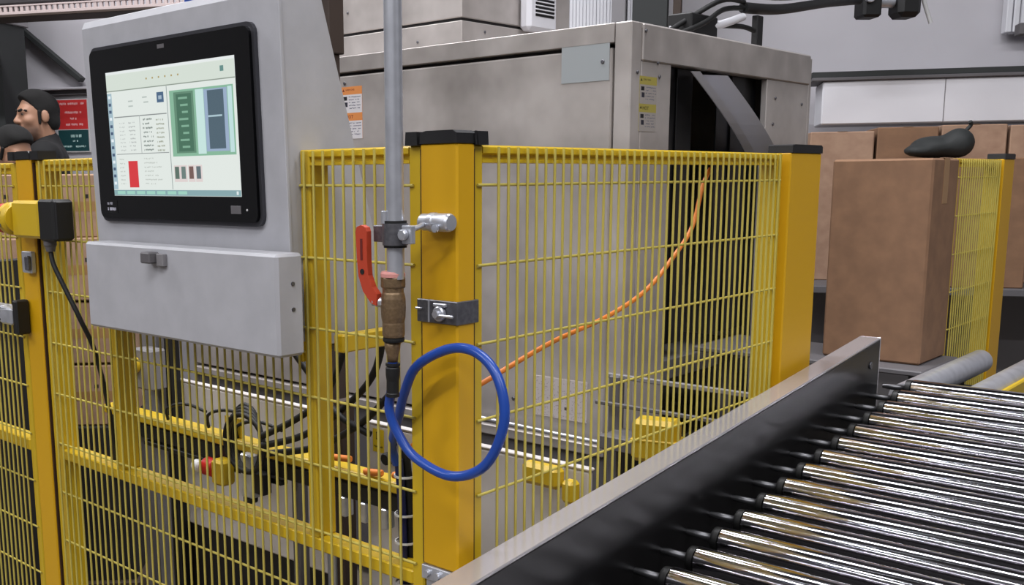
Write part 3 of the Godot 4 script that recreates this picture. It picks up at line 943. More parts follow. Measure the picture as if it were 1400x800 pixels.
func build_machine() -> void:
	var zf := -1.40
	var xr := -0.63
	var o := thing("packing_machine", "large stainless steel tunnel machine with black strip curtain behind the fence", "machine", V(0, 0, 0))
	# shell: front, back, left, top, right with an opening
	part("front_frame", mm(V(-2.6, 1.70, zf - 0.03), V(xr - 0.052, 1.75, zf), 0.002), M.steel, o)
	part("corner_column", mm(V(xr - 0.05, 0.02, zf - 0.05), V(xr, 1.75, zf), 0.003), M.steel, o)
	part("door_panel", mm(V(-1.735, 0.64, zf - 0.025), V(-0.688, 1.689, zf - 0.002), 0.004), M.steel, o)
	part("door_panel", mm(V(-2.6, 0.64, zf - 0.025), V(-1.743, 1.689, zf - 0.002), 0.004), M.steel, o)
	part("inner_front", mm(V(-2.6, 0.62, zf - 0.04), V(xr - 0.05, 1.70, zf - 0.027)), M.dark, o)
	part("lower_rail", mm(V(-2.6, 0.60, zf - 0.03), V(xr - 0.052, 0.63, zf + 0.012), 0.003), M.steel, o)
	part("lower_panel", mm(V(-2.6, 0.05, zf - 0.04), V(xr - 0.052, 0.60, zf - 0.01), 0.003), M.dim, o)
	part("roof", mm(V(-2.6, 1.735, -2.5), V(xr, 1.75, zf - 0.03), 0.002), M.steel, o)
	part("back_wall", mm(V(-2.6, 0.05, -2.52), V(xr, 1.74, -2.5), 0.002), M.steel, o)
	part("left_wall", mm(V(-2.62, 0.05, -2.5), V(-2.6, 1.74, zf), 0.002), M.steel, o)
	part("side_header", mm(V(xr - 0.03, 1.655, -2.5), V(xr + 0.004, 1.748, zf - 0.051), 0.003), M.steel, o)
	part("side_panel", mm(V(xr - 0.02, 0.55, -1.602), V(xr, 1.655, zf - 0.052), 0.002), M.steel, o)
	part("side_panel", mm(V(xr - 0.02, 0.55, -2.5), V(xr, 1.655, -2.19), 0.002), M.steel, o)
	part("side_base", mm(V(xr - 0.02, 0.05, -2.5), V(xr, 0.60, zf - 0.052), 0.002), M.dark, o)
	part("exit_bed", mm(V(xr - 0.6, 0.78, -2.19), V(xr - 0.02, 0.84, -1.602), 0.003), M.dim, o)
	part("inner_liner", mm(V(-1.3, 0.62, -2.45), V(-1.28, 1.7, -1.45)), M.dark, o)
	for p in [V(-0.715, 1.655, zf - 0.002), V(-1.70, 1.665, zf - 0.002), V(-1.0, 0.72, zf - 0.002)]:
		screw(o, p, V(0, 0, 1))
	for p in [V(xr + 0.004, 1.73, -1.46), V(xr, 1.625, -1.43), V(xr, 1.62, -1.54), V(xr, 1.60, -2.25), V(xr, 1.59, -2.45), V(xr, 1.52, -2.24), V(xr, 1.655, -1.53)]:
		screw(o, p, V(1, 0, 0), 0.005)
	var st := mb()
	add_sheet(st, V(-1.668, 1.571, zf - 0.002), 0.095, 0.165, 0.001)
	part("warning_label", st, sticker(Color(0.86, 0.55, 0.30), Color(0.84, 0.83, 0.84), Color(0.45, 0.16, 0.05), "WARNING", "HOT"), o)
	st = mb()
	add_sheet(st, V(xr, 1.547, -1.486), 0.085, 0.14, 0.001, Basis(V(0, 1, 0), PI / 2))
	part("caution_label", st, sticker(Color(0.62, 0.58, 0.28), Color(0.60, 0.58, 0.56), Color(0.16, 0.14, 0.06), "CAUTION", "HOT"), o)
	st = mb()
	add_sheet(st, V(-0.77, 1.655, zf - 0.002), 0.15, 0.095, 0.0015)
	part("blank_plate", st, mat(Color(0.60, 0.62, 0.63), 0.5), o)
	var im := Image.create(128, 96, false, Image.FORMAT_RGB8)
	im.fill(Color(0.72, 0.69, 0.68))
	for k in 260:
		im.fill_rect(Rect2i(rng.randi_range(0, 126), rng.randi_range(0, 94), 2, 2), Color(0.60, 0.55, 0.55))
	im.fill_rect(Rect2i(76, 66, 6, 7), Color(0.3, 0.26, 0.26))
	st = mb()
	add_sheet(st, V(-0.835, 0.742, zf - 0.002), 0.185, 0.115, 0.002)
	part("speckled_plate", st, printed(im, 0.6), o)
	st = mb()
	add_tube(st, [V(-1.2, 0.655, zf + 0.03), V(-0.95, 0.65, zf + 0.03), V(-0.75, 0.648, zf + 0.03), V(-0.66, 0.645, zf + 0.02)], 0.006, 8)
	part("conduit", st, M.zinc, o)
	# strip curtain in the opening
	for k in 7:
		var z := -1.63 - k * 0.082
		st = mb()
		var p := PackedVector2Array()
		if k == 2 or k == 3:
			continue
		mm(V(-0.675 + (k % 2) * 0.006, 0.88, z - 0.075), V(-0.671 + (k % 2) * 0.006, 1.665, z + 0.012), 0.001, st)
		part("curtain_strip", st, M.curtain, o)
	var cols := [[V(-0.60, 1.64, -1.657), V(-0.60, 1.40, -2.04)], [V(-0.585, 1.64, -1.678), V(-0.585, 1.40, -2.065)], [V(-0.65, 1.644, -1.80), V(-0.645, 1.40, -2.17)], [V(-0.60, 1.642, -1.868), V(-0.60, 1.40, -2.26)]]
	st = mb()
	for i in 3:
		for kk in 8:
			var t0 := kk / 8.0
			var t1 := (kk + 1) / 8.0
			var sag := func(t: float) -> Vector3: return V(0.02 * sin(t * PI), -0.012 * sin(t * PI), 0)
			var p00: Vector3 = cols[i][0].lerp(cols[i][1], t0) + sag.call(t0)
			var p10: Vector3 = cols[i + 1][0].lerp(cols[i + 1][1], t0) + sag.call(t0)
			var p11: Vector3 = cols[i + 1][0].lerp(cols[i + 1][1], t1) + sag.call(t1)
			var p01: Vector3 = cols[i][0].lerp(cols[i][1], t1) + sag.call(t1)
			var n := (p11 - p00).cross(p10 - p01).normalized()
			if n.x < 0.0:
				n = -n
			flat(st, [p00, p10, p11, p01], n)
			var th := V(-0.003, 0, 0)
			flat(st, [p00 + th, p10 + th, p11 + th, p01 + th], -n)
			if i == 0:
				flat(st, [p00, p01, p01 + th, p00 + th], V(0, -0.7, 0.7))
			if i == 2:
				flat(st, [p10, p11, p11 + th, p10 + th], V(0, 0.7, -0.7))
	part("folded_strip", st, mat(Color(0.66, 0.66, 0.69), 0.4), o)
	part("curtain_rail", mm(V(-0.69, 1.655, -2.19), V(-0.652, 1.685, -1.60), 0.002), M.black, o)
	# hood on the roof
	o = thing("exhaust_hood", "stainless hood box standing on the roof of the tunnel machine", "hood", V(-1.5, 1.75, -1.75))
	part("tray", mm(V(-0.86, 0.0, -0.62), V(0.0, 0.128, 0.0), 0.003), M.steel, o)
	part("tray_seam", mm(V(-0.85, 0.128, -0.6), V(-0.008, 0.138, -0.008)), M.dark, o)
	part("box", mm(V(-0.86, 0.138, -0.62), V(0.0, 0.54, 0.0), 0.003), M.steel, o)
	for p in [V(-0.55, 0.21, 0.0), V(-0.2, 0.075, 0.0), V(-0.66, 0.07, 0.0)]:
		screw(o, p, V(0, 0, 1), 0.005)
	screw(o, V(0.0, 0.10, -0.12), V(1, 0, 0), 0.005)
	o = thing("vent_unit", "pale ventilation unit with black louvre slots on the hood side", "ventilator", V(-1.496, 1.87, -2.05))
	part("case", mm(V(0.0, 0.0, -0.17), V(0.05, 0.4, 0.0), 0.014), M.panel, o)
	for k in 11:
		part("louvre", mm(V(0.05, 0.05 + k * 0.013, -0.145), V(0.0515, 0.058 + k * 0.013, -0.035)), M.black, o)
		part("slat", mm(V(0.05, 0.0585 + k * 0.013, -0.147), V(0.055, 0.0625 + k * 0.013, -0.033), 0.001), M.panel, o)
	o = thing("duct_post", "brown narrow duct between the console and the tunnel machine", "duct", V(-1.50, 0, -1.16))
	part("shaft", mm(V(-0.035, 1.72, -0.03), V(0.03, 2.4, 0.03), 0.003), M.brown, o)
	part("collar", mm(V(-0.05, 1.885, -0.04), V(0.035, 1.90, 0.04), 0.003), M.white, o)
	part("foot", mm(V(-0.02, 0.0, -0.02), V(0.02, 1.72, 0.02), 0.002), M.brown, o)
	# cable bundle on the roof of the machine
	o = thing("cable_bundle", "tangle of black and pale cables on the machine roof", "cables", V(-0.70, 1.753, -1.95))
	var loops := [[V(-0.05, 0.009, 0.18), V(-0.03, 0.06, 0.08), V(0.01, 0.12, -0.04), V(0.0, 0.135, -0.2)], [V(-0.02, 0.009, 0.15), V(0.0, 0.05, 0.04), V(0.0, 0.10, -0.08), V(0.0, 0.12, -0.25)], [V(-0.08, 0.03, 0.1), V(-0.02, 0.05, -0.05), V(0.0, 0.09, -0.2)], [V(-0.1, 0.009, 0.02), V(-0.05, 0.05, -0.05), V(0.0, 0.06, -0.18), V(0.02, 0.05, -0.24)]]
	for i in loops.size():
		st = mb()
		add_tube(st, loops[i], 0.008 if i != 2 else 0.012, 8)
		part("cable", st, M.cable if i != 2 else M.panel, o)
	part("junction_box", mm(V(-0.09, 0.0, -0.06), V(-0.01, 0.075, 0.10), 0.004), M.black, o)
	part("bracket", mm(V(0.0, 0.0, -0.30), V(0.02, 0.1, -0.26), 0.002), M.black, o)
	o = thing("cable_conduit", "thick black conduit rising from the machine roof toward the top right", "conduit")
	st = mb()
	add_tube(st, [V(-0.70, 1.87, -2.15), V(-0.72, 1.90, -2.45), V(-0.80, 1.99, -3.0), V(-0.90, 2.08, -3.60)], 0.017, 10)
	part("hose", st, M.cable, o)
	st = mb()
	add_tube(st, [V(-0.70, 1.91, -2.15), V(-0.72, 1.935, -2.45), V(-0.80, 2.02, -3.0), V(-0.90, 2.11, -3.60)], 0.008, 8)
	part("air_line", st, M.white, o)
	st = mb()
	add_tube(st, [V(-0.70, 1.94, -2.2), V(-0.72, 1.97, -2.45), V(-0.80, 2.06, -3.0), V(-0.90, 2.15, -3.60)], 0.009, 8)
	part("hose", st, M.cable, o)
	o = thing("gripper_head", "black jointed machine head hanging at the top right", "machine head", V(-0.84, 2.02, -3.78), 0.8)
	part("block", mm(V(-0.13, 0.0, -0.05), V(-0.05, 0.16, 0.05), 0.01), M.black, o)
	part("block", mm(V(0.02, 0.0, -0.06), V(0.12, 0.18, 0.06), 0.02), M.black, o)
	st = mb()
	add_cyl(st, V(-0.05, 0.07, 0.0), V(0.02, 0.07, 0.0), 0.028, 12, 0.003)
	part("joint", st, M.zinc, o)
	st = mb()
	add_cyl(st, V(-0.11, 0.08, 0.05), V(-0.11, 0.08, 0.065), 0.024, 14, 0.003)
	part("lens", st, M.zinc, o)
	st = mb()
	add_tube(st, [V(0.12, 0.16, 0.0), V(0.15, 0.08, 0.0), V(0.19, -0.02, 0.0)], 0.009, 8)
	part("air_line", st, M.white, o)
	part("arm", mm(V(-0.02, 0.18, -0.03), V(0.06, 4.0, 0.03), 0.004), M.grey, o)

# ------------------------------------------------------------------ inside the cage
func build_interior() -> void:
	var o := thing("machine_housing", "pale grey low housing unit behind the fence left of the grey upright", "housing", V(0, 0, -0.60), 0.0, "pale low housings inside the cage")
	part("body", mm(V(-1.60, 0.43, -0.014), V(-0.885, 0.825, 0.0), 0.005), M.housing, o)
	part("lid", mm(V(-1.603, 0.825, -0.014), V(-0.882, 0.831, 0.002), 0.002), M.housing, o)
	part("foot", mm(V(-1.59, 0.0, -0.028), V(-0.90, 0.43, -0.012), 0.003), M.dark, o)
	o = thing("machine_housing", "pale grey low housing unit behind the fence, under the blue hose", "housing", V(0, 0, -0.60), 0.0, "pale low housings inside the cage")
	part("body", mm(V(-0.795, 0.43, -0.014), V(-0.20, 0.825, 0.0), 0.005), M.housing, o)
	part("lid", mm(V(-0.798, 0.825, -0.014), V(-0.197, 0.831, 0.002), 0.002), M.housing, o)
	part("foot", mm(V(-0.78, 0.0, -0.028), V(-0.22, 0.43, -0.012), 0.003), M.dark, o)
	var st := mb()
	var im := Image.create(48, 64, false, Image.FORMAT_RGB8)
	im.fill(Color(0.80, 0.70, 0.12))
	draw_text(im, "D", 14, 8, 3, Color(0.25, 0.2, 0.05))
	scribble(im, 6, 42, 46, 5, Color(0.25, 0.2, 0.05))
	add_sheet(st, V(-0.752, 0.79, 0.0), 0.034, 0.052, 0.001)
	part("yellow_label", st, printed(im), o)
	st = mb()
	add_cyl(st, V(-0.705, 0.762, 0.0), V(-0.705, 0.762, 0.03), 0.014, 12, 0.003)
	add_cyl(st, V(-0.70, 0.792, 0.0), V(-0.70, 0.792, 0.02), 0.007, 10, 0.002)
	part("knob", st, M.black, o)
	o = thing("tube_upright", "grey and brown upright pair standing in the gap between the housings", "upright", V(-0.84, 0, -0.56))
	st = mb()
	add_cyl(st, V(-0.02, 0, 0), V(-0.02, 0.86, 0), 0.017, 12)
	part("tube", st, M.zinc, o)
	part("angle_bar", mm(V(0.008, 0, -0.02), V(0.034, 0.88, 0.02), 0.002), M.brown, o)
	# yellow guide rail in front of the housings with a black cable duct under it
	o = thing("guide_rail", "yellow rail with a black cable duct in front of the pale housings", "rail", V(0, 0, -0.45))
	part("rail", mm(V(-1.62, 0.752, -0.02), V(-0.50, 0.776, 0.02), 0.003), M.yellow, o)
	part("cable_duct", mm(V(-1.62, 0.712, -0.015), V(-0.50, 0.745, 0.012), 0.002), M.black, o)
	part("lower_duct", mm(V(-1.45, 0.692, -0.012), V(-0.9, 0.704, 0.01), 0.002), M.black, o)
	for x in [-1.52, -0.90, -0.53]:
		part("stand", mm(V(x - 0.012, 0, -0.06), V(x + 0.012, 0.752, -0.03), 0.002), M.dim, o)
	for k in 4:
		part("clip", mm(V(-0.70 + k * 0.06, 0.67, -0.01), V(-0.685 + k * 0.06, 0.712, 0.016), 0.002), M.zinc, o)
	var hooks := [[-1.30, 0.775, "leftmost small black cable loop over the yellow rail"], [-1.13, 0.785, "small black cable loop over the middle of the yellow rail"], [-1.02, 0.775, "small black cable loop beside the yellow tag on the rail"]]
	for h in hooks:
		o = thing("cable_loop", h[2], "cable", V(h[0], h[1], -0.44), 0.0, "small cable loops on the yellow rail")
		st = mb()
		add_tube(st, [V(-0.03, -0.002, 0), V(-0.026, 0.028, 0.005), V(0.01, 0.045, 0), V(0.06, 0.05, -0.005), V(0.13, 0.045, 0)], 0.004, 8)
		part("cable", st, M.cable, o)
	o = thing("yellow_tag", "yellow tag hanging on the rail under the console", "tag", V(-1.07, 0.777, -0.445))
	part("plate", mm(V(-0.03, 0, -0.003), V(0.03, 0.045, 0.003), 0.001), M.yellow, o)
	part("hole", mm(V(-0.006, 0.03, 0.003), V(0.006, 0.04, 0.0035)), M.dark, o)
	# push button with red head on a yellow block
	o = thing("emergency_button", "small red and yellow emergency button on the rail below the console", "button", V(-1.105, 0.705, -0.42), 0.0, "emergency buttons inside the cage")
	part("block", mm(V(0.0, -0.04, -0.02), V(0.045, 0.02, 0.02), 0.006), M.yellow, o)
	st = mb()
	add_cyl(st, V(-0.045, -0.008, 0.0), V(0.0, -0.008, 0.0), 0.022, 14, 0.005)
	part("red_head", st, M.red, o)
	st = mb()
	add_cyl(st, V(-0.075, -0.01, 0.01), V(-0.047, -0.01, 0.01), 0.015, 12, 0.004)
	part("white_fitting", st, M.white, o)
	o = thing("valve_block", "zinc and black valve block on the rail right of the red button", "valve", V(-0.985, 0.70, -0.425))
	part("body", mm(V(-0.02, -0.045, -0.015), V(0.02, 0.055, 0.015), 0.003), M.zinc, o)
	part("solenoid", mm(V(0.022, -0.03, -0.012), V(0.06, 0.02, 0.014), 0.003), M.black, o)
	part("plug", mm(V(-0.018, -0.06, -0.012), V(0.01, -0.045, 0.012), 0.003), M.black, o)
	o = thing("cable_coil", "coil of black cables hanging at the console's right upright", "cable", V(-0.955, 0.80, -0.385))
	for i in 4:
		st = mb()
		var pts := []
		for k in 13:
			var a := TAU * k / 12.0
			pts.append(V(cos(a) * (0.05 + 0.006 * i) + 0.01 * i, sin(a) * (0.075 - 0.004 * i), 0.01 * i - 0.01))
		add_tube(st, pts, 0.006, 8, 3)
		part("cable", st, M.cable, o)
	o = thing("cable_run", "black cables rising behind the fence between the console and the valve", "cable", V(-0.62, 0.86, -0.35))
	for e in [[V(-0.20, -0.02, 0.02), V(-0.10, 0.03, 0.01), V(-0.02, 0.09, 0.0), V(0.02, 0.2, -0.02), V(0.03, 0.30, -0.02)], [V(-0.20, -0.04, 0.02), V(-0.08, 0.0, 0.01), V(0.03, 0.07, 0.0), V(0.12, 0.16, 0.0), V(0.15, 0.3, 0.0)], [V(-0.11, 0.16, 0.0), V(-0.05, 0.11, 0.0), V(0.02, 0.06, 0.01), V(0.1, 0.03, 0.0)], [V(-0.20, -0.06, 0.0), V(-0.05, -0.02, 0.0), V(0.08, 0.05, 0.0), V(0.16, 0.12, 0.0)]]:
		st = mb()
		add_tube(st, e, 0.007, 8)
		part("cable", st, M.cable, o)
	o = thing("orange_fittings", "row of small orange tube fittings above the rail near the corner post", "fitting", V(-0.72, 0.772, -0.43))
	for e in [[0.0, 0.012, 0.06], [0.10, 0.0, 0.05], [0.18, 0.008, 0.03]]:
		st = mb()
		add_cyl(st, V(e[0], e[1] + 0.01, 0), V(e[0] + e[2], e[1] + 0.016, 0), 0.007, 10, 0.002)
		part("fitting", st, M.orange, o)
	# columns at the left inside the cage
	o = thing("control_stand", "black column with a grey switch box and red knob, left inside the cage", "control stand", V(-1.53, 0, -0.56))
	part("column", mm(V(0.0, 0.0, -0.034), V(0.034, 1.2, -0.004), 0.004), M.black, o)
	part("pedestal", mm(V(-0.10, 0.0, -0.036), V(-0.002, 0.70, 0.0), 0.004), M.grey, o)
	part("grey_column", mm(V(-0.10, 0.70, -0.036), V(-0.035, 1.2, 0.0), 0.004), M.grey, o)
	part("switch_box", mm(V(-0.06, 0.81, 0.0), V(0.02, 0.92, 0.05), 0.005), M.grey, o)
	st = mb()
	add_cyl(st, V(-0.045, 0.876, 0.05), V(-0.045, 0.876, 0.07), 0.022, 14, 0.003)
	part("yellow_ring", st, M.yellow, o)
	st = mb()
	add_cyl(st, V(-0.045, 0.876, 0.07), V(-0.045, 0.876, 0.085), 0.015, 14, 0.004)
	part("red_knob", st, M.red, o)
	o = thing("dark_cabinet", "dark machine frame standing behind the left fence mesh", "frame", V(-1.93, 0, -0.12))
	part("side_plate", mm(V(-0.02, 0.1, -0.3), V(0.02, 1.15, 0.0), 0.003), M.dark, o)
	part("cross_plate", mm(V(-0.30, 0.1, -0.3), V(-0.02, 1.08, -0.27), 0.003), M.dark, o)
	part("shelf", mm(V(-0.30, 0.86, -0.27), V(-0.02, 0.88, 0.0), 0.002), M.grey, o)
	part("shelf", mm(V(-0.30, 0.70, -0.27), V(-0.02, 0.72, 0.0), 0.002), M.yellow, o)
	part("foot", mm(V(-0.3, 0.0, -0.3), V(0.02, 0.1, 0.0), 0.002), M.dark, o)
	# yellow sensor covers low behind the right fence
	o = thing("sensor_cover", "yellow speckled cover low behind the fence, left of the dark tunnel side", "cover", V(-0.275, 0.795, -0.57), 0.0, "yellow covers behind the conveyor guide")
	part("shell", mm(V(-0.04, 0.0, 0.0), V(0.045, 0.042, 0.03), 0.008), M.yellow, o)
	part("flap", mm(V(0.05, -0.02, 0.0), V(0.078, 0.022, 0.028), 0.006), M.yellow, o)
	o = thing("sensor_cover", "taller yellow cover low behind the fence, below the tunnel opening", "cover", V(-0.305, 0.74, -1.02), 0.3, "yellow covers behind the conveyor guide")
	part("shell", mm(V(-0.05, 0.0, -0.03), V(0.05, 0.095, 0.03), 0.01), M.yellow, o)
	part("rib", mm(V(-0.052, 0.045, -0.032), V(0.052, 0.052, 0.032), 0.002), M.yellow, o)
	part("stem", mm(V(-0.015, -0.74, -0.015), V(0.015, 0.0, 0.015), 0.002), M.dim, o)
	o = thing("exit_table", "grey bars and plates in the dark below the tunnel opening", "table", V(-0.36, 0.0, -1.25))
	part("bar", mm(V(-0.22, 0.80, 0.05), V(0.30, 0.81, 0.06), 0.002), M.dim, o)
	part("bar", mm(V(-0.22, 0.86, 0.0), V(0.30, 0.872, 0.012), 0.002), M.grey, o)
	part("plate", mm(V(-0.18, 0.70, 0.0), V(0.24, 0.735, 0.10), 0.003), M.dim, o)
	part("leg", mm(V(-0.2, 0.0, 0.0), V(-0.17, 0.87, 0.03), 0.003), M.dim, o)
	part("leg", mm(V(0.24, 0.0, 0.0), V(0.27, 0.87, 0.03), 0.003), M.dim, o)
	part("skirt", mm(V(-0.25, 0.05, -0.05), V(0.28, 0.70, -0.03), 0.003), M.dark, o)
	o = thing("orange_cable", "orange cable sweeping up behind the right hand mesh panel", "cable")
	st = mb()
	add_tube(st, [V(-0.14, 0.98, -0.05), V(-0.075, 1.055, -0.06), V(-0.035, 1.095, -0.11), V(-0.03, 1.128, -0.24), V(-0.03, 1.150, -0.38), V(-0.03, 1.18, -0.49), V(-0.03, 1.225, -0.57), V(-0.03, 1.275, -0.635), V(-0.03, 1.34, -0.665), V(-0.035, 1.372, -0.70)], 0.0037, 8)
	part("cable", st, M.orange, o)

# ------------------------------------------------------------------ operator console
func build_console() -> void:
	var o := thing("operator_console", "light grey operator console with a lit touch screen, set into the fence", "console", V(0, 0, 0))
	var pv := V(0, 1.118, 0.012)
	o.position = pv
	o.rotation.x = 0.023
	# body: wedge seen from the side; local origin at the foot of the front face
	var x0 := -0.812
	var x1 := -0.2985
	var st := mb()
	var side := PackedVector2Array([Vector2(0.0, 0.0), Vector2(0.0, 0.492), Vector2(-0.006, 0.503), Vector2(-0.07, 0.52), Vector2(-0.175, 0.13), Vector2(-0.19, 0.0)])
	var rot := Transform3D(Basis(V(0, 0, 1), V(0, 1, 0), V(-1, 0, 0)), Vector3.ZERO)   # poly x -> z, sweep -> -x
	add_prism(st, side, -x1, -x0, rot)
	part("body", st, M.console, o)
	part("edge_fold", mm(V(x1, 0.0, -0.004), V(x1 + 0.0035, 0.485, 0.0015), 0.001), M.console, o)
	part("keel", mm(V(x0 + 0.02, -0.012, -0.17), V(x1 - 0.002, 0.0, -0.02), 0.003), M.dim, o)
	# panel computer
	var bx0 := -0.777
	var bx1 := -0.351
	var by0 := 0.181
	var by1 := 0.452
	st = mb()
	add_prism(st, rounded(bx0 - 0.006, by0 - 0.006, bx1 + 0.006, by1 + 0.006, 0.016), 0.0, 0.006)
	part("display_rim", st, M.bezel_rim, o)
	st = mb()
	add_prism(st, rounded(bx0, by0, bx1, by1, 0.012), 0.006, 0.011)
	part("display_bezel", st, M.bezel, o)
	var im := screen_image()
	var sm := mat(Color(0.02, 0.02, 0.02), 0.25)
	var tx := ImageTexture.create_from_image(im)
	sm.emission_enabled = true
	sm.emission = Color.WHITE
	sm.emission_texture = tx
	sm.emission_operator = BaseMaterial3D.EMISSION_OP_MULTIPLY
	sm.emission_energy_multiplier = 0.68
	sm.texture_repeat = false
	M.screen = sm
	st = mb()
	add_sheet(st, V(-0.557, 0.3165, 0.011), 0.343, 0.197, 0.0006)
	part("screen", st, sm, o)
	im = Image.create(64, 40, false, Image.FORMAT_RGB8)
	im.fill(Color(0.03, 0.03, 0.035))
	scribble(im, 6, 34, 6, 9, Color(0.62, 0.62, 0.66))
	scribble(im, 6, 60, 23, 10, Color(0.75, 0.75, 0.80))
	st = mb()
	add_sheet(st, V(-0.740, 0.200, 0.011), 0.034, 0.021, 0.0004)
	part("maker_mark", st, printed(im, 0.3), o)
	part("usb_flap", mm(V(-0.412, 0.193, 0.011), V(-0.388, 0.205, 0.0122), 0.0005), M.dim, o)
	st = mb()
	add_cyl(st, V(-0.374, 0.199, 0.011), V(-0.374, 0.199, 0.012), 0.0016, 8)
	part("power_light", st, M.white, o)
	part("camera_dot", mm(V(-0.575, 0.440, 0.011), V(-0.557, 0.446, 0.0114)), M.dim, o)
	# blue box on top
	var b := thing("blue_box", "small blue box standing on top of the operator console", "box", V(-0.545, 1.625, -0.03))
	part("box", mm(V(-0.018, 0, -0.02), V(0.018, 0.03, 0.02), 0.002), M.blue, b)
	part("lid", mm(V(-0.018, 0.03, -0.02), V(0.018, 0.034, 0.02), 0.001), M.white, b)
	# tray box in front of the lower half
	o = thing("keyboard_box", "light grey hinged box with a small lock under the touch screen", "box", V(0, 1.12, 0.028))
	part("box", mm(V(-0.753, 0.0, 0.0), V(-0.254, 0.141, 0.047), 0.004), M.console, o)
	part("back_frame", mm(V(-0.72, 0.008, -0.006), V(-0.285, 0.13, 0.0), 0.001), M.black, o)
	var lk := part("lock", mm(V(-0.557, 0.116, 0.047), V(-0.532, 0.133, 0.066), 0.002), M.dim, o)
	part("latch_tab", mm(V(-0.530, 0.112, 0.047), V(-0.512, 0.131, 0.055), 0.001), M.grey, lk)
	for y in [0.10, 0.065]:
		st = mb()
		add_cyl(st, V(-0.254, y, 0.02), V(-0.2525, y, 0.02), 0.003, 8)
		part("screw", st, M.dark_zinc, o)

func rounded(x0: float, y0: float, x1: float, y1: float, r: float) -> PackedVector2Array:
	var out := PackedVector2Array()
	for c in [[x1 - r, y1 - r, 0.0], [x0 + r, y1 - r, PI / 2], [x0 + r, y0 + r, PI], [x1 - r, y0 + r, PI * 1.5]]:
		for k in 5:
			var a: float = c[2] + PI / 2 * k / 4.0
			out.append(Vector2(c[0] + cos(a) * r, c[1] + sin(a) * r))
	return out

# ------------------------------------------------------------------ things on the left post
func build_left_post_items() -> void:
	var o := thing("emergency_stop_box", "yellow emergency stop box with red mushroom button on the left post", "switch box", V(-1.058, 1.257, 0.012))
	part("housing", mm(V(0.0, 0.0, 0.0), V(0.103, 0.068, 0.040), 0.005), M.yellow, o)
	part("back_cover", mm(V(0.103, -0.003, 0.0), V(0.158, 0.071, 0.040), 0.004), M.black, o)
	part("cover_lip", mm(V(0.158, 0.0, 0.003), V(0.164, 0.068, 0.037), 0.002), M.cap, o)
	var st := mb()
	add_lathe(st, V(0.0, 0.034, 0.026), V(-1, 0, 0), [[0.0, 0.0], [0.026, 0.0], [0.026, 0.006], [0.031, 0.012], [0.031, 0.026], [0.024, 0.036], [0.0, 0.036]], 24)
	part("collar", st, M.yellow, o)
	st = mb()
	add_lathe(st, V(-0.034, 0.034, 0.026), V(-1, 0, 0), [[0.016, 0.0], [0.018, 0.006], [0.027, 0.012], [0.028, 0.024], [0.022, 0.032], [0.0, 0.035]], 24, true)
	part("mushroom_button", st, M.red, o)
	for k in 3:
		part("arrow_mark", mm(V(-0.02, 0.02 + k * 0.012, 0.0555), V(-0.012, 0.026 + k * 0.012, 0.0576)), M.dim, o)
	st = mb()
	add_lathe(st, V(0.112, -0.003, 0.024), V(0, -1, 0), [[0.0, 0.0], [0.012, 0.0], [0.012, 0.008], [0.010, 0.012], [0.008, 0.020], [0.0, 0.02]], 8)
	part("cable_gland", st, M.dim, o)
	o = thing("switch_cable", "black cable curving down from the emergency stop box along the mesh", "cable")
	st = mb()
	add_tube(st, [V(-0.946, 1.234, 0.036), V(-0.938, 1.21, 0.036), V(-0.915, 1.165, 0.028), V(-0.892, 1.11, 0.015), V(-0.893, 1.04, -0.012), V(-0.893, 0.9, -0.035), V(-0.893, 0.7, -0.04)], 0.0045, 8)
	part("cable", st, M.cable, o)
	o = thing("post_bracket", "small bright zinc bracket on the left post below the emergency stop box", "bracket", V(-1.10, 1.185, 0.0))
	part("plate", mm(V(-0.012, 0.0, 0.001), V(0.026, 0.042, 0.012), 0.002), M.zinc, o)
	part("hook", mm(V(0.014, 0.006, 0.012), V(0.028, 0.034, 0.02), 0.002), M.dark_zinc, o)
	o = thing("door_lock", "zinc door lock with black striker on the left post", "lock", V(-1.19, 1.075, 0.0))
	part("bolt_case", mm(V(-0.10, 0.008, 0.002), V(0.012, 0.042, 0.03), 0.004), M.zinc, o)
	part("slot", mm(V(0.0, 0.028, 0.03), V(0.04, 0.038, 0.033), 0.001), M.black, o)
	part("striker", mm(V(0.012, 0.006, 0.002), V(0.06, 0.04, 0.034), 0.004), M.zinc, o)
	part("striker_plate", mm(V(0.06, -0.012, 0.002), V(0.078, 0.056, 0.03), 0.003), M.black, o)
	for p in [V(-0.02, 0.016, 0.03), V(0.006, 0.014, 0.03)]:
		screw(o, p, V(0, 0, 1), 0.003, M.black)

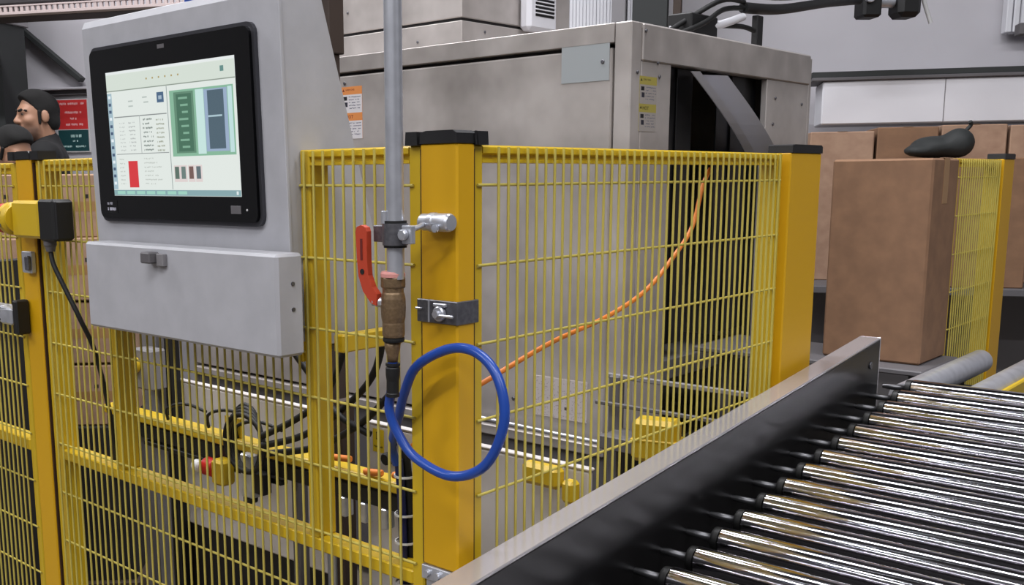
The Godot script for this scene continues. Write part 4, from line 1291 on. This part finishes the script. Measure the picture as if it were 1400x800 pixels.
# ------------------------------------------------------------------ corner post fittings: pipe, valve, hose
func build_air_line() -> void:
	var px := -0.0462
	var pz := 0.06
	var o := thing("air_pipe", "galvanised air pipe dropping from above in front of the corner post", "pipe", V(px, 0, pz))
	var st := mb()
	add_lathe(st, V(0, 1.24, 0), V(0, 1, 0), [[0.0107, 0.0], [0.0107, 4.76]], 24, true)
	part("pipe", st, M.zinc, o)
	o = thing("pipe_clamp", "zinc pipe clamp with rubber lining and threaded arm fixed to the corner post", "clamp", V(px, 1.294, pz))
	st = mb()
	add_lathe(st, V(0, -0.013, 0), V(0, 1, 0), [[0.0118, 0.0], [0.0155, 0.0], [0.0155, 0.026], [0.0118, 0.026]], 24)
	part("band", st, M.dark_zinc, o)
	st = mb()
	add_lathe(st, V(0, -0.016, 0), V(0, 1, 0), [[0.0108, 0.0], [0.014, 0.0], [0.014, 0.0032], [0.0108, 0.0032]], 24)
	add_lathe(st, V(0, 0.013, 0), V(0, 1, 0), [[0.0108, 0.0], [0.014, 0.0], [0.014, 0.0032], [0.0108, 0.0032]], 24)
	part("rubber_lining", st, M.rubber, o)
	part("lug", mm(V(-0.034, -0.010, -0.004), V(-0.013, 0.010, 0.004), 0.001), M.dark_zinc, o)
	part("lug", mm(V(0.013, -0.011, -0.004), V(0.030, 0.011, 0.004), 0.001), M.zinc, o)
	st = mb()
	add_cyl(st, V(0.020, 0.0, 0.004), V(0.020, 0.0, 0.011), 0.0065, 12, 0.001)
	add_cyl(st, V(-0.008, 0.012, 0.009), V(-0.008, 0.028, 0.009), 0.005, 10, 0.001)
	part("bolt", st, M.zinc, o)
	st = mb()
	add_tube(st, [V(0.012, 0.004, -0.002), V(0.016, 0.007, -0.02), V(0.012, 0.011, -0.040), V(0.02, 0.013, -0.046)], 0.0035, 8)
	part("threaded_rod", st, M.zinc, o)
	st = mb()
	add_lathe(st, V(0.0, 0.013, -0.0465), V(1, 0, 0), [[0.0, 0.0], [0.0085, 0.0], [0.0105, 0.003], [0.0105, 0.016], [0.012, 0.017], [0.012, 0.024], [0.0112, 0.026], [0.0112, 0.046], [0.0095, 0.049], [0.0, 0.049]], 18)
	part("coupling", st, M.zinc, o)
	st = mb()
	add_cyl(st, V(0.034, 0.006, -0.036), V(0.034, 0.006, -0.032), 0.005, 6)
	part("set_screw", st, M.zinc, o)
	# ball valve
	o = thing("ball_valve", "brass ball valve with a red lever at the foot of the air pipe", "valve", V(px - 0.0048, 1.15, pz))
	st = mb()
	add_lathe(st, V(0, 0.019, 0), V(0, 1, 0), [[0.0, 0.0], [0.0128, 0.0], [0.0138, 0.003], [0.0138, 0.016], [0.0135, 0.018], [0.0148, 0.024], [0.0154, 0.036], [0.0150, 0.047], [0.0138, 0.053], [0.0130, 0.055], [0.0130, 0.060]], 24)
	part("valve_body", st, M.brass, o)
	st = mb()
	add_lathe(st, V(0, 0.079, 0), V(0, 1, 0), [[0.0, 0.0], [0.0145, 0.0], [0.0155, 0.002], [0.0155, 0.012], [0.0145, 0.014], [0.0, 0.014]], 6)
	part("hex_end", st, M.brass, o)
	st = mb()
	add_lathe(st, V(0, 0.0925, 0), V(0, 1, 0), [[0.0, 0.0], [0.0150, 0.0], [0.0152, 0.004], [0.0140, 0.0065], [0.0, 0.0068]], 20)
	part("thread_tape", st, M.copper_tape, o)
	st = mb()
	add_lathe(st, V(0, 0.013, 0), V(0, 1, 0), [[0.0, 0.0], [0.0125, 0.0], [0.0135, 0.002], [0.0135, 0.005], [0.0, 0.006]], 20)
	part("lower_ring", st, M.rubber, o)
	st = mb()
	add_lathe(st, V(-0.002, -0.012, 0), V(0, 1, 0), [[0.0, 0.0], [0.0068, 0.0], [0.0072, 0.008], [0.0095, 0.016], [0.0105, 0.026], [0.0, 0.026]], 18, true)
	part("reducer", st, M.brass, o)
	st = mb()
	add_cyl(st, V(-0.010, 0.062, 0.006), V(-0.018, 0.062, 0.012), 0.007, 14, 0.001)
	add_cyl(st, V(-0.018, 0.062, 0.012), V(-0.0215, 0.062, 0.0145), 0.0055, 6)
	part("stem_nut", st, M.zinc, o)
	var lever := PackedVector2Array([Vector2(-0.012, 0.058), Vector2(-0.020, 0.060), Vector2(-0.034, 0.074), Vector2(-0.0415, 0.092), Vector2(-0.0435, 0.11), Vector2(-0.0455, 0.146), Vector2(-0.0435, 0.152), Vector2(-0.036, 0.1545), Vector2(-0.0285, 0.152), Vector2(-0.0262, 0.147), Vector2(-0.0262, 0.112), Vector2(-0.0248, 0.094), Vector2(-0.018, 0.080), Vector2(-0.010, 0.072)])
	st = mb()
	add_prism(st, lever, -0.004, 0.004, Transform3D(Basis(), V(0, 0, 0.014)))
	var lv := part("lever", st, M.handle, o)
	st = mb()
	add_cyl(st, V(-0.0345, 0.098, 0.018), V(-0.0345, 0.098, 0.0188), 0.0035, 12)
	part("hole", st, M.rubber, lv)
	part("embossed_text", mm(V(-0.0375, 0.112, 0.018), V(-0.0335, 0.138, 0.0184)), mat(Color(0.40, 0.09, 0.05), 0.6), lv)
	# hose
	o = thing("air_hose", "bright blue air hose looped once in front of the corner post", "hose")
	st = mb()
	add_tube(st, [V(-0.053, 1.139, 0.06), V(-0.0545, 1.12, 0.06), V(-0.0565, 1.10, 0.06), V(-0.062, 1.075, 0.058), V(-0.052, 1.047, 0.054), V(-0.026, 1.019, 0.05), V(0.030, 1.005, 0.046), V(0.081, 1.028, 0.043), V(0.106, 1.084, 0.040), V(0.092, 1.134, 0.036), V(0.056, 1.158, 0.032), V(0.010, 1.156, 0.028), V(-0.040, 1.130, 0.030), V(-0.068, 1.092, 0.024), V(-0.094, 1.050, 0.010), V(-0.128, 1.005, -0.012), V(-0.133, 0.975, -0.026)], 0.0062, 12)
	part("loop", st, M.blue, o)
	st = mb()
	add_lathe(st, V(-0.0538, 1.094, 0.06), V(0.02, 1, 0), [[0.0, 0.0], [0.0085, 0.0], [0.0085, 0.004], [0.0078, 0.005], [0.0078, 0.020], [0.0088, 0.027], [0.0090, 0.036], [0.0075, 0.038], [0.0092, 0.039], [0.0092, 0.042], [0.0, 0.043]], 18)
	part("quick_coupling", st, M.black, o)
	o = thing("hose_bundle", "dark blue and black hoses tied together behind the mesh beside the corner post", "hoses", V(-0.131, 0, -0.03))
	st = mb()
	add_tube(st, [V(-0.002, 0.98, 0.0), V(0.0, 0.9, -0.004), V(0.002, 0.75, -0.004), V(0.002, 0.4, -0.004), V(0.002, 0.02, -0.004)], 0.0062, 10, 4)
	part("hose", st, M.blue_dark, o)
	st = mb()
	add_tube(st, [V(-0.004, 1.0, -0.014), V(0.004, 0.9, -0.016), V(0.006, 0.75, -0.016), V(0.006, 0.02, -0.016)], 0.0065, 10, 4)
	part("hose", st, M.cable, o)
	for y in [0.955, 0.90, 0.86, 0.80]:
		st = mb()
		add_lathe(st, V(0.002, y, -0.009), V(0, 1, 0), [[0.0145, 0.0], [0.016, 0.0], [0.016, 0.003], [0.0145, 0.003]], 16)
		part("cable_tie", st, M.white, o)
	# steel band around the post
	o = thing("post_band", "dark steel band with a bright toggle bolt around the corner post", "band", V(0, 1.181, 0))
	st = mb()
	mm(V(-0.0655, 0.0, -0.039), V(0.0025, 0.029, 0.003), 0.001, st)
	part("strap", st, M.dark_zinc, o)
	part("fold", mm(V(-0.045, 0.001, 0.003), V(-0.043, 0.028, 0.0045)), M.zinc, o)
	st = mb()
	add_cyl(st, V(-0.024, 0.013, 0.003), V(-0.024, 0.013, 0.010), 0.0095, 14, 0.0015)
	add_cyl(st, V(-0.024, 0.013, 0.010), V(-0.024, 0.013, 0.015), 0.005, 6)
	part("bolt", st, M.zinc, o)
	part("toggle", mm(V(-0.026, 0.010, 0.011), V(0.004, 0.0135, 0.0145), 0.001), M.zinc, o)
	part("clip", mm(V(-0.034, 0.0215, 0.003), V(-0.013, 0.026, 0.008), 0.001), M.zinc, o)
	part("tab", mm(V(-0.066, 0.016, 0.003), V(-0.056, 0.0185, 0.006), 0.0005), M.zinc, o)

# ------------------------------------------------------------------ conveyor
func build_conveyor() -> void:
	var o := thing("roller_conveyor", "inclined roller conveyor with chrome rollers and a polished steel side guide", "conveyor")
	# side guide: a folded sheet that rises along -z
	var k := 0.1065
	var y_at := func(z: float) -> float: return 0.8795 - k * z
	var z0 := 0.35
	var z1 := -1.30
	var st := mb()
	# profile in x, y under the top line
	var prof := PackedVector2Array([Vector2(0.0195, -0.02), Vector2(0.0195, 0.0), Vector2(0.059, 0.0), Vector2(0.060, -0.0015), Vector2(0.060, -0.42), Vector2(0.058, -0.42), Vector2(0.058, -0.004), Vector2(0.022, -0.003), Vector2(0.022, -0.02)])
	var slope := Basis(V(1, 0, 0), V(0, 1, 0), V(0, k, -1))
	add_prism(st, prof, -z0, -z1, Transform3D(slope, V(0, 0.8795, 0)))
	part("side_guide", st, M.guide, o)
	st = mb()
	add_prism(st, PackedVector2Array([Vector2(0.060, -0.004), Vector2(0.0615, -0.005), Vector2(0.0615, -0.42), Vector2(0.060, -0.42)]), -z0 + 0.001, -z1 - 0.002, Transform3D(slope, V(0, 0.8795, 0)))
	part("guide_liner", st, M.liner, o)
	part("guide_end", mm(V(0.0205, 0.60, z1 - 0.004), V(0.0615, y_at.call(z1), z1), 0.001), M.guide, o)
	st = mb()
	add_cyl(st, V(0.0615, 0.965, z1 + 0.05), V(0.0645, 0.965, z1 + 0.05), 0.008, 10, 0.001)
	part("bolt", st, M.dark_zinc, o)
	# rollers
	var xr := 0.86
	var rs := mb()
	add_lathe(rs, V(0.122, 0, 0), V(1, 0, 0), [[0.0, 0.0], [0.0185, 0.0], [0.021, 0.002], [0.021, xr - 0.122], [0.0, xr - 0.122]], 32)
	var ss := mb()
	add_lathe(ss, V(0.0615, 0, 0), V(1, 0, 0), [[0.0045, 0.0], [0.0062, 0.012], [0.0062, 0.048], [0.0, 0.048]], 10, true)
	var cs := mb()
	add_lathe(cs, V(0.110, 0, 0), V(1, 0, 0), [[0.0, 0.0], [0.0190, 0.0], [0.0195, 0.003], [0.0195, 0.011], [0.0, 0.012]], 28)
	var rm := rs.commit()
	var sm := ss.commit()
	var cm := cs.commit()
	for i in range(-6, 13):
		var z := -0.408 - i * 0.0772
		var y := 0.7925 + i * 0.0772 * 0.1255
		var r := part("roller", rm, M.chrome, o, V(0, y, z))
		part("collar", cm, M.collar, r)
		part("spindle", sm, M.spindle, r)
	# far side frame, under-pan and legs
	st = mb()
	add_prism(st, PackedVector2Array([Vector2(0.885, 0.0), Vector2(0.888, 0.0), Vector2(0.888, -0.4), Vector2(0.885, -0.4)]), -z0, -z1, Transform3D(slope, V(0, 0.8795, 0)))
	part("side_frame", st, M.dark_zinc, o)
	st = mb()
	add_prism(st, PackedVector2Array([Vector2(0.0615, -0.24), Vector2(0.885, -0.24), Vector2(0.885, -0.25), Vector2(0.0615, -0.25)]), -z0, -z1, Transform3D(slope, V(0, 0.8795, 0)))
	part("under_pan", st, M.dark, o)
	for p in [[0.075, 0.3], [0.86, 0.3], [0.075, -1.25], [0.86, -1.25]]:
		part("leg", mm(V(p[0] - 0.02, 0, p[1] - 0.02), V(p[0] + 0.02, 0.55, p[1] + 0.02), 0.003), M.dark_zinc, o)
	# transfer bed with two large rollers that run away from the camera side
	o = thing("transfer_bed", "transfer bed with two wide grey rollers past the conveyor end", "conveyor", V(0, 0, 0))
	for x in [0.075, 0.205]:
		st = mb()
		add_lathe(st, V(x, 0.872, -1.40), V(0, 0, -1), [[0.0, 0.0], [0.012, 0.0], [0.012, 0.02], [0.030, 0.022], [0.030, 0.62], [0.0, 0.62]], 28)
		var r := part("wide_roller", st, M.zinc, o)
		st = mb()
		add_lathe(st, V(x, 0.872, -1.36), V(0, 0, -1), [[0.0, 0.0], [0.014, 0.0], [0.016, 0.01], [0.016, 0.03], [0.01, 0.04], [0.0, 0.04]], 8)
		part("bearing", st, M.dark_zinc, r)
	part("cross_beam", mm(V(0.03, 0.80, -1.385), V(0.5, 0.838, -1.365), 0.003), M.dark_zinc, o)
	part("bed_plate", mm(V(0.03, 0.78, -2.05), V(0.5, 0.80, -1.39), 0.003), M.dark, o)
	part("slide_plate", mm(V(-0.58, 0.872, -1.965), V(0.035, 0.886, -1.68), 0.003), M.dim, o)
	part("side_plate", mm(V(0.25, 0.80, -1.95), V(0.262, 0.90, -1.43), 0.003), M.yellow, o)
	part("support", mm(V(0.0, 0.76, -1.95), V(0.06, 0.872, -1.69), 0.002), M.dark, o)
	part("leg", mm(V(-0.56, 0, -1.84), V(-0.52, 0.872, -1.80), 0.003), M.dim, o)
	for p in [[0.05, -1.45], [0.46, -1.45], [0.05, -2.0], [0.46, -2.0]]:
		part("leg", mm(V(p[0] - 0.02, 0, p[1] - 0.02), V(p[0] + 0.02, 0.78, p[1] + 0.02), 0.003), M.dim, o)
	# carton leaving the tunnel
	o = thing("carton", "tall brown carton standing on the transfer bed between two yellow posts", "carton", V(-0.125, 0.887, -1.86))
	part("box", mm(V(-0.118, 0.0, -0.10), V(0.128, 0.512, 0.10), 0.005), M.carton, o)
	part("tape", mm(V(-0.118, 0.512, -0.02), V(0.128, 0.5125, 0.02)), M.tape, o)
	part("tape_end", mm(V(0.128, 0.40, -0.02), V(0.1285, 0.512, 0.02)), M.tape, o)

# ------------------------------------------------------------------ scene
func _ready() -> void:
	rng.seed = 20240611
	# camera
	var cam := Camera3D.new()
	cam.name = "camera"
	add_child(cam)
	var f := 1406.6275
	cam.near = 0.05
	cam.far = 60.0
	cam.projection = Camera3D.PROJECTION_FRUSTUM
	cam.size = 800.0 / f * cam.near
	cam.frustum_offset = Vector2((700.0 - 573.3157) / f, (484.1112 - 400.0) / f) * cam.near
	cam.transform = Transform3D(Basis(V(0.73054296, -0.00786247, -0.68282147), V(-0.10925016, 0.98570788, -0.12823562), V(0.67407076, 0.16827998, 0.71924298)), V(0.82287778, 1.3597642, 0.94672492))
	cam.current = true
	# environment
	var env := Environment.new()
	env.background_mode = Environment.BG_COLOR
	env.background_color = Color(0.10, 0.10, 0.11)
	env.tonemap_mode = Environment.TONE_MAPPER_LINEAR
	env.tonemap_exposure = 1.36
	env.sdfgi_enabled = true
	env.ssao_enabled = true
	env.ssil_enabled = true
	var we := WorldEnvironment.new()
	we.name = "environment"
	we.environment = env
	add_child(we)
	make_materials()
	# lamps under the ceiling
	var spots := [[-3.0, 3.5, "first lamp of the row over the back of the hall"], [1.5, 3.5, "second lamp of the row over the back of the hall"], [-3.0, 7.0, "first lamp of the middle row over the cage"], [1.5, 7.0, "second lamp of the middle row over the cage"], [-3.0, 10.0, "first lamp of the row behind the viewer"], [1.5, 10.0, "second lamp of the row behind the viewer"], [5.0, 6.0, "single lamp over the right side of the hall"], [-0.6, 2.0, "single lamp close to the back wall behind the console"]]
	for s in spots:
		light_fixture("long white ceiling lamp, " + s[2], hall(s[0], 4.6, s[1]), 3.0, 9.0)
	build_hall()
	build_machine()
	build_fences()
	build_console()
	build_conveyor()
	build_air_line()
	build_left_post_items()
	build_interior()
	build_hall_items()
	person("person", "man in a black jacket with dark hair and stubble, in profile behind the fence", V(-4.41, 0, -1.77), atan2(-0.52, 0.80), 1.84, 0.05, 0.45, 0.0)
	person("person", "shorter man in dark clothes bowing his head, at the left edge behind the fence", V(-4.03, 0, -1.30), atan2(0.75, -0.15), 1.66, 0.5, 0.0, 0.08)
